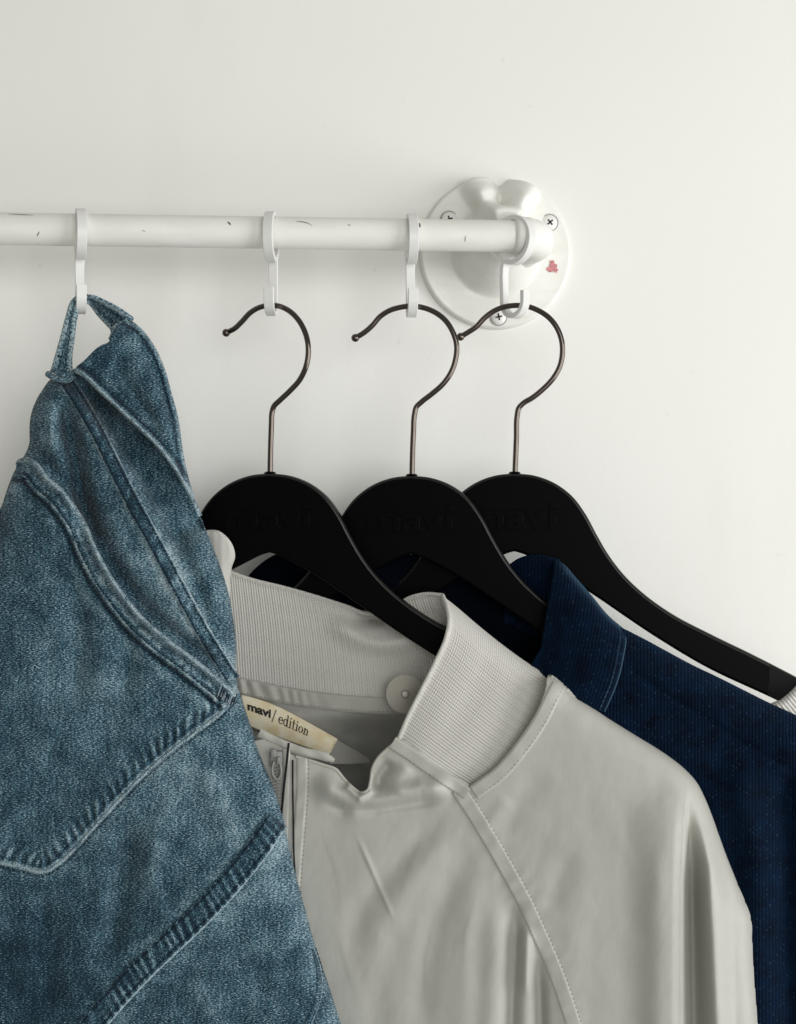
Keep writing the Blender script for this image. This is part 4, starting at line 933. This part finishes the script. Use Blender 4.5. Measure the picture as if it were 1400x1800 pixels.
def wear_waist(U, V):
    Dr, sr, _, _ = poly_dist(U, V, RS); Dw, sw, s, L = poly_dist(U, V, WLOW)
    return 0.85*np.exp(-(Dw/6)**2) - 0.45*np.exp(-((Dw-12)/3.5)**2) - 0.4*np.exp(-((Dr-10)/3)**2) + 0.30*np.exp(-((Dw-24)/9)**2)*(0.5+vnoise(s/9, Dw/30)) + 0.35*np.exp(-(Dr/6)**2) + 0.30*np.maximum(vnoise(U/22+V/40, V/50), 0)*1.6 - 0.30*np.exp(-(((U-165)/40)**2+((V-640)/34)**2))
wb = sheet('waistband', [(131, 652), (150, 632), (176, 608), (192, 600), (197, 588), (207, 574), (225, 562)] + [tuple(p) for p in RS if 570 < p[1] < 897][::3] + [tuple(p) for p in WLOW[::-1]][::4][:-1], 1.8, waist, M_DENIM, jn, back=waist_back, attr={'wear': wear_waist})
ribbon('waistband_edge', offset(WLOW, 2.4), 3.6, waist, M_DENIM, jn, 1.8, 7, smooth_in=False, edge=5, wear=lambda s, t: 0.55 + 0.5*vnoise(s/5, t), pucker=lambda s, t: 1.1*vnoise(s/7, t*0.5))
stitches('stitching', offset(WLOW[:-27], 11), lambda U, V: waist(U, V), M_THREAD, wb, 6, 2.5, 0.6, 0.35, smooth_in=False)
stitches('stitching', offset(np.array([p for p in RS if 566 < p[1] < 745]), -9), lambda U, V: waist(U, V), M_THREAD, wb, 6, 2.5, 0.6, 0.35, smooth_in=False)
# flat-felled side seam
def felpuck(s, t): return 0.9*vnoise(s/8 + t*1.2, t*1.1) + 0.45*np.sin(s/3.1 + 1.5*t + 4*vnoise(s/40, 0*s))*(np.abs(t) < .6)
ribbon('side_seam', FS, 14.5, jeans, M_DENIM, jn, 2.3, 15, smooth_in=False, edge=4.5, pucker=felpuck,
       wear=lambda s, t: -0.22 - 0.35*np.exp(-((np.abs(t)-0.62)/0.13)**2) + 0.95*np.exp(-((np.abs(t)-0.95)/0.13)**2) + 1.0*np.maximum(vnoise(s/9 + t*1.2, t*1.1), 0) + 0.25*sstep(250, 420, s))
for o_ in (-9, 8.5): stitches('stitching', offset(FS, o_), lambda U, V: jeans(U, V) + 2.2, M_THREAD, jn, 6, 2.5, 0.6, 0.4, smooth_in=False)
# back pocket
def pocket(U, V):
    Dh, sh, s, L = poly_dist(U, V, HEM)
    d = jeans_base(U, V) + 2.2 + 8*np.exp(-((sh - 12)/15)**2); Db, sb, s2, L2 = poly_dist(U, V, PBOT)
    gap = np.exp(-((s-250)/170)**2)                     # the mouth of the pocket stands off
    d = d + (1.6 + 4.5*gap)*np.exp(-(Dh/34)**2) + 2.2*np.exp(-((Dh-5)/6)**2) - 1.6*np.exp(-((Dh-17)/6)**2) + 1.6*np.exp(-((Dh-31)/5)**2) - 1.5*np.exp(-((Dh-40)/5)**2)
    d = d + 1.0*np.exp(-((Dh-52)/9)**2)*np.sin(s/13 + 2*vnoise(s/40, Dh/40))
    d = d - 1.2*(1 - prof(Db/6)) + 1.3*np.exp(-((Db-16)/14)**2)*np.sin(s2/3.1 + Db*0.16 + 5*vnoise(s2/35, Db/25))*(0.45 + 0.55*vnoise(s2/50, 0*s2+3) + .3)
    return d
def wear_pocket(U, V):
    Dh, sh, s, L = poly_dist(U, V, HEM); Db, sb, s2, L2 = poly_dist(U, V, PBOT)
    w = 0.85*np.exp(-((Dh-3)/5)**2) + 0.42*np.exp(-((Dh-20)/8)**2)*(1+.6*sstep(300, 480, s))*(0.6+1.2*vnoise(s/8, Dh/9)) + 0.60*np.exp(-((Dh-31)/4)**2)*(0.7+vnoise(s/14, 0*s)) + 0.35*np.exp(-((Dh-54)/10)**2)*(0.5+1.4*vnoise(s/14, Dh/16)) - 0.45*np.exp(-((Dh-39)/4)**2) - 0.4*np.exp(-((Dh-26)/3)**2) - 0.25*np.exp(-((Db-9)/2.5)**2)
    w = w + 0.65*np.exp(-(Db/4)**2) + 0.65*np.exp(-((Db-18)/14)**2)*np.clip(np.sin(s2/3.1 + Db*0.16 + 5*vnoise(s2/35, Db/25))*0.6 + 0.4*vnoise(s2/20, Db/14), -0.25, 1)
    return w + 0.22*np.exp(-(((U-150)/100)**2+((V-1180)/120)**2)) - 0.15*np.exp(-(((U-200)/50)**2+((V-1120)/60)**2))
pk = sheet('pocket', [tuple(p) for p in HEM][::3] + [(416, 1222)] + [tuple(p) for p in PBOT][::3] + [(-120, 1300), (-60, 1060), (-8, 916), (12, 868), (26, 830)], 1.9, pocket, M_DENIM, jn, attr={'wear': wear_pocket}, thick=1.2)
hp = offset(HEM, -3.2)
ribbon('pocket_hem', hp, 4.4, pocket, M_DENIM, jn, 1.5, 9, smooth_in=False, edge=4.4, sink=1.2, wear=lambda s, t: 0.5 + 0.5*vnoise(s/5, t), pucker=lambda s, t: 0.8*vnoise(s/10, t*.5))
stitches('stitching', offset(HEM, -28), lambda U, V: pocket(U, V), M_THREAD, pk, 6, 2.5, 0.62, 0.3, smooth_in=False)
stitches('stitching', offset(HEM, -37), lambda U, V: pocket(U, V) - 0.1, M_THREAD, pk, 6, 2.5, 0.62, 0.3, smooth_in=False)
stitches('stitching', offset(PBOT, 9), lambda U, V: pocket(U, V), M_THREAD, pk, 6, 3, 0.38, 0.05, smooth_in=False)
ribbon('pocket_edge', offset(PBOT, 2), 3.6, lambda U, V: jeans_base(U, V) + 1.6, M_DENIM, jn, 1.0, 7, smooth_in=False, edge=3.5, wear=lambda s, t: 0.5 + 0.4*vnoise(s/6, t), pucker=lambda s, t: 0.5*vnoise(s/9, t))
# bar tack at the pocket corner
bm = bmesh.new(); co = []
tack = []
for k in range(9):
    u = 384 + k*3.3; v = 1207 + k*2.2
    tack.append([(u + 6, v - 5), (u - 2, v + 20)])
for k, seg in enumerate(tack): stitches('bar_tack', seg, lambda U, V: pocket(U, V) + 0.5, M_THREAD if k % 3 else M_THREAD_L, pk, 24, 2, 0.5, 0.4)
# long seam across the leg below the pocket
def seampuck(s, t): return 0.75*np.sin(s/2.7 - 2.8*t + 5.0*vnoise(s/38, 0*s))*(0.55 + vnoise(s/24, t)) + 0.7*vnoise(s/9, t)
def seamwear(s, t):
    return -0.12 - 0.4*np.exp(-((t+0.70)/0.08)**2) - 0.4*np.exp(-((t-0.58)/0.08)**2) + 0.95*np.exp(-((t-0.93)/0.09)**2) + 0.45*np.exp(-((t+1.0)/0.10)**2) + 0.75*np.clip(np.sin(s/2.7 - 2.8*t + 5.0*vnoise(s/38, 0*s)), -0.45, 1)*(0.5 + vnoise(s/24, t))*(np.abs(t) < .86)
ribbon('leg_seam', offset(SEAM, -2), 23.0, jeans, M_DENIM, jn, 1.7, 21, smooth_in=False, edge=5, pucker=seampuck, wear=seamwear)
for o_ in (-17, 12): stitches('stitching', offset(SEAM, o_), lambda U, V: jeans(U, V) + 1.6, M_THREAD, jn, 6, 3, 0.55, 0.25, smooth_in=False)
SEAM2 = smooth([(550, 1668), (560, 1700), (562, 1745), (546, 1792), (520, 1850), (500, 1900)], 4)
ribbon('leg_seam', SEAM2, lambda x: 2.5 + 4.5*np.clip(x*4, 0, 1), jeans, M_DENIM, jn, 1.1, 9, smooth_in=False, wear=lambda s, t: 0.5*np.exp(-((t-.8)/.2)**2) + .2*vnoise(s/6, t))
stitches('stitching', offset(SEAM2, 5.5), jeans, M_THREAD, jn, 6, 2.0, 0.5, 0.2, smooth_in=False)
# belt loop over the hook
def strap(name, A, B, mat, parent, n=60, m=13, th=2.0, fold=0.8):
    A = resample(smooth(A, 2), n); B = resample(smooth(B, 2), n); t = np.linspace(0, 1, m)[None, :, None]
    G = A[:, None]*(1-t) + B[:, None]*t
    tt = t[..., 0]; G[..., 2] += fold*(np.exp(-((tt-.12)/.10)**2) + np.exp(-((tt-.88)/.10)**2)) - 0.7*np.exp(-((tt-.25)/.05)**2) - .7*np.exp(-((tt-.75)/.05)**2)
    w = np.repeat(0.65*np.exp(-((tt-.08)/.09)**2) + 0.65*np.exp(-((tt-.92)/.09)**2) + .25*np.exp(-((tt-.5)/.12)**2) - .3*np.exp(-((tt-.26)/.05)**2) - .3*np.exp(-((tt-.74)/.05)**2), n, 0)
    return grid_obj(name, G, mat, parent, np.stack([np.repeat(np.linspace(0, 9, n)[:, None], m, 1), np.repeat(np.linspace(0, 1.1, m)[None], n, 0)], -1), thick=th, attr={'wear': w}, flip=True)
LA = [(92, 655, 14), (100, 630, 13), (110, 595, 10), (121, 555, 5), (130, 530, 2), (140, 522, 0), (152, 518, 0), (162, 518, 2), (185, 527, 4), (210, 540, 5), (233, 556, 4)]
LB = [(128, 656, 17), (127, 630, 16), (130, 595, 12), (133, 560, 7), (137, 541, 4), (143, 534, 2), (152, 531, -3), (160, 534, -8), (176, 553, -12), (193, 572, -10), (206, 588, -4)]
bl = strap('belt_loop', LA, LB, M_DENIM, jn, n=110, m=25, th=2.2)
for tt_ in (0.2, 0.8):
    A_ = resample(smooth(np.array(LA, float), 2), 160); B_ = resample(smooth(np.array(LB, float), 2), 160); C_ = A_*(1-tt_) + B_*tt_
    stitches('stitching', C_[:, :2], lambda U, V, C_=C_: C_[np.argmin((C_[None, :, 0]-np.ravel(U)[:, None])**2 + (C_[None, :, 1]-np.ravel(V)[:, None])**2, 1), 2] + 0.5, M_THREAD, bl, 6, 2.5, 0.5, 0.4, smooth_in=False)
# folded ends of the loop, stitched down
px_tube('loop_end', [(84, 657, 15), (96, 664, 19), (110, 668, 20), (122, 668, 19), (131, 660, 18)], 2.1, M_DENIM, jn, wear=0.3); px_tube('loop_end', [(95, 650, 17), (108, 658, 20), (120, 660, 20), (134, 652, 18)], 2.0, M_DENIM, jn, wear=0.2)
px_tube('loop_end', [(197, 585, 10), (206, 576, 10), (220, 566, 7), (232, 559, 3)], 1.9, M_DENIM, jn, wear=0.3)
px_tube('loop_end', [(193, 597, 10), (200, 580, 12), (206, 570, 10), (210, 580, 11), (196, 590, 12)], 1.0, M_DENIM, jn, wear=0.6)
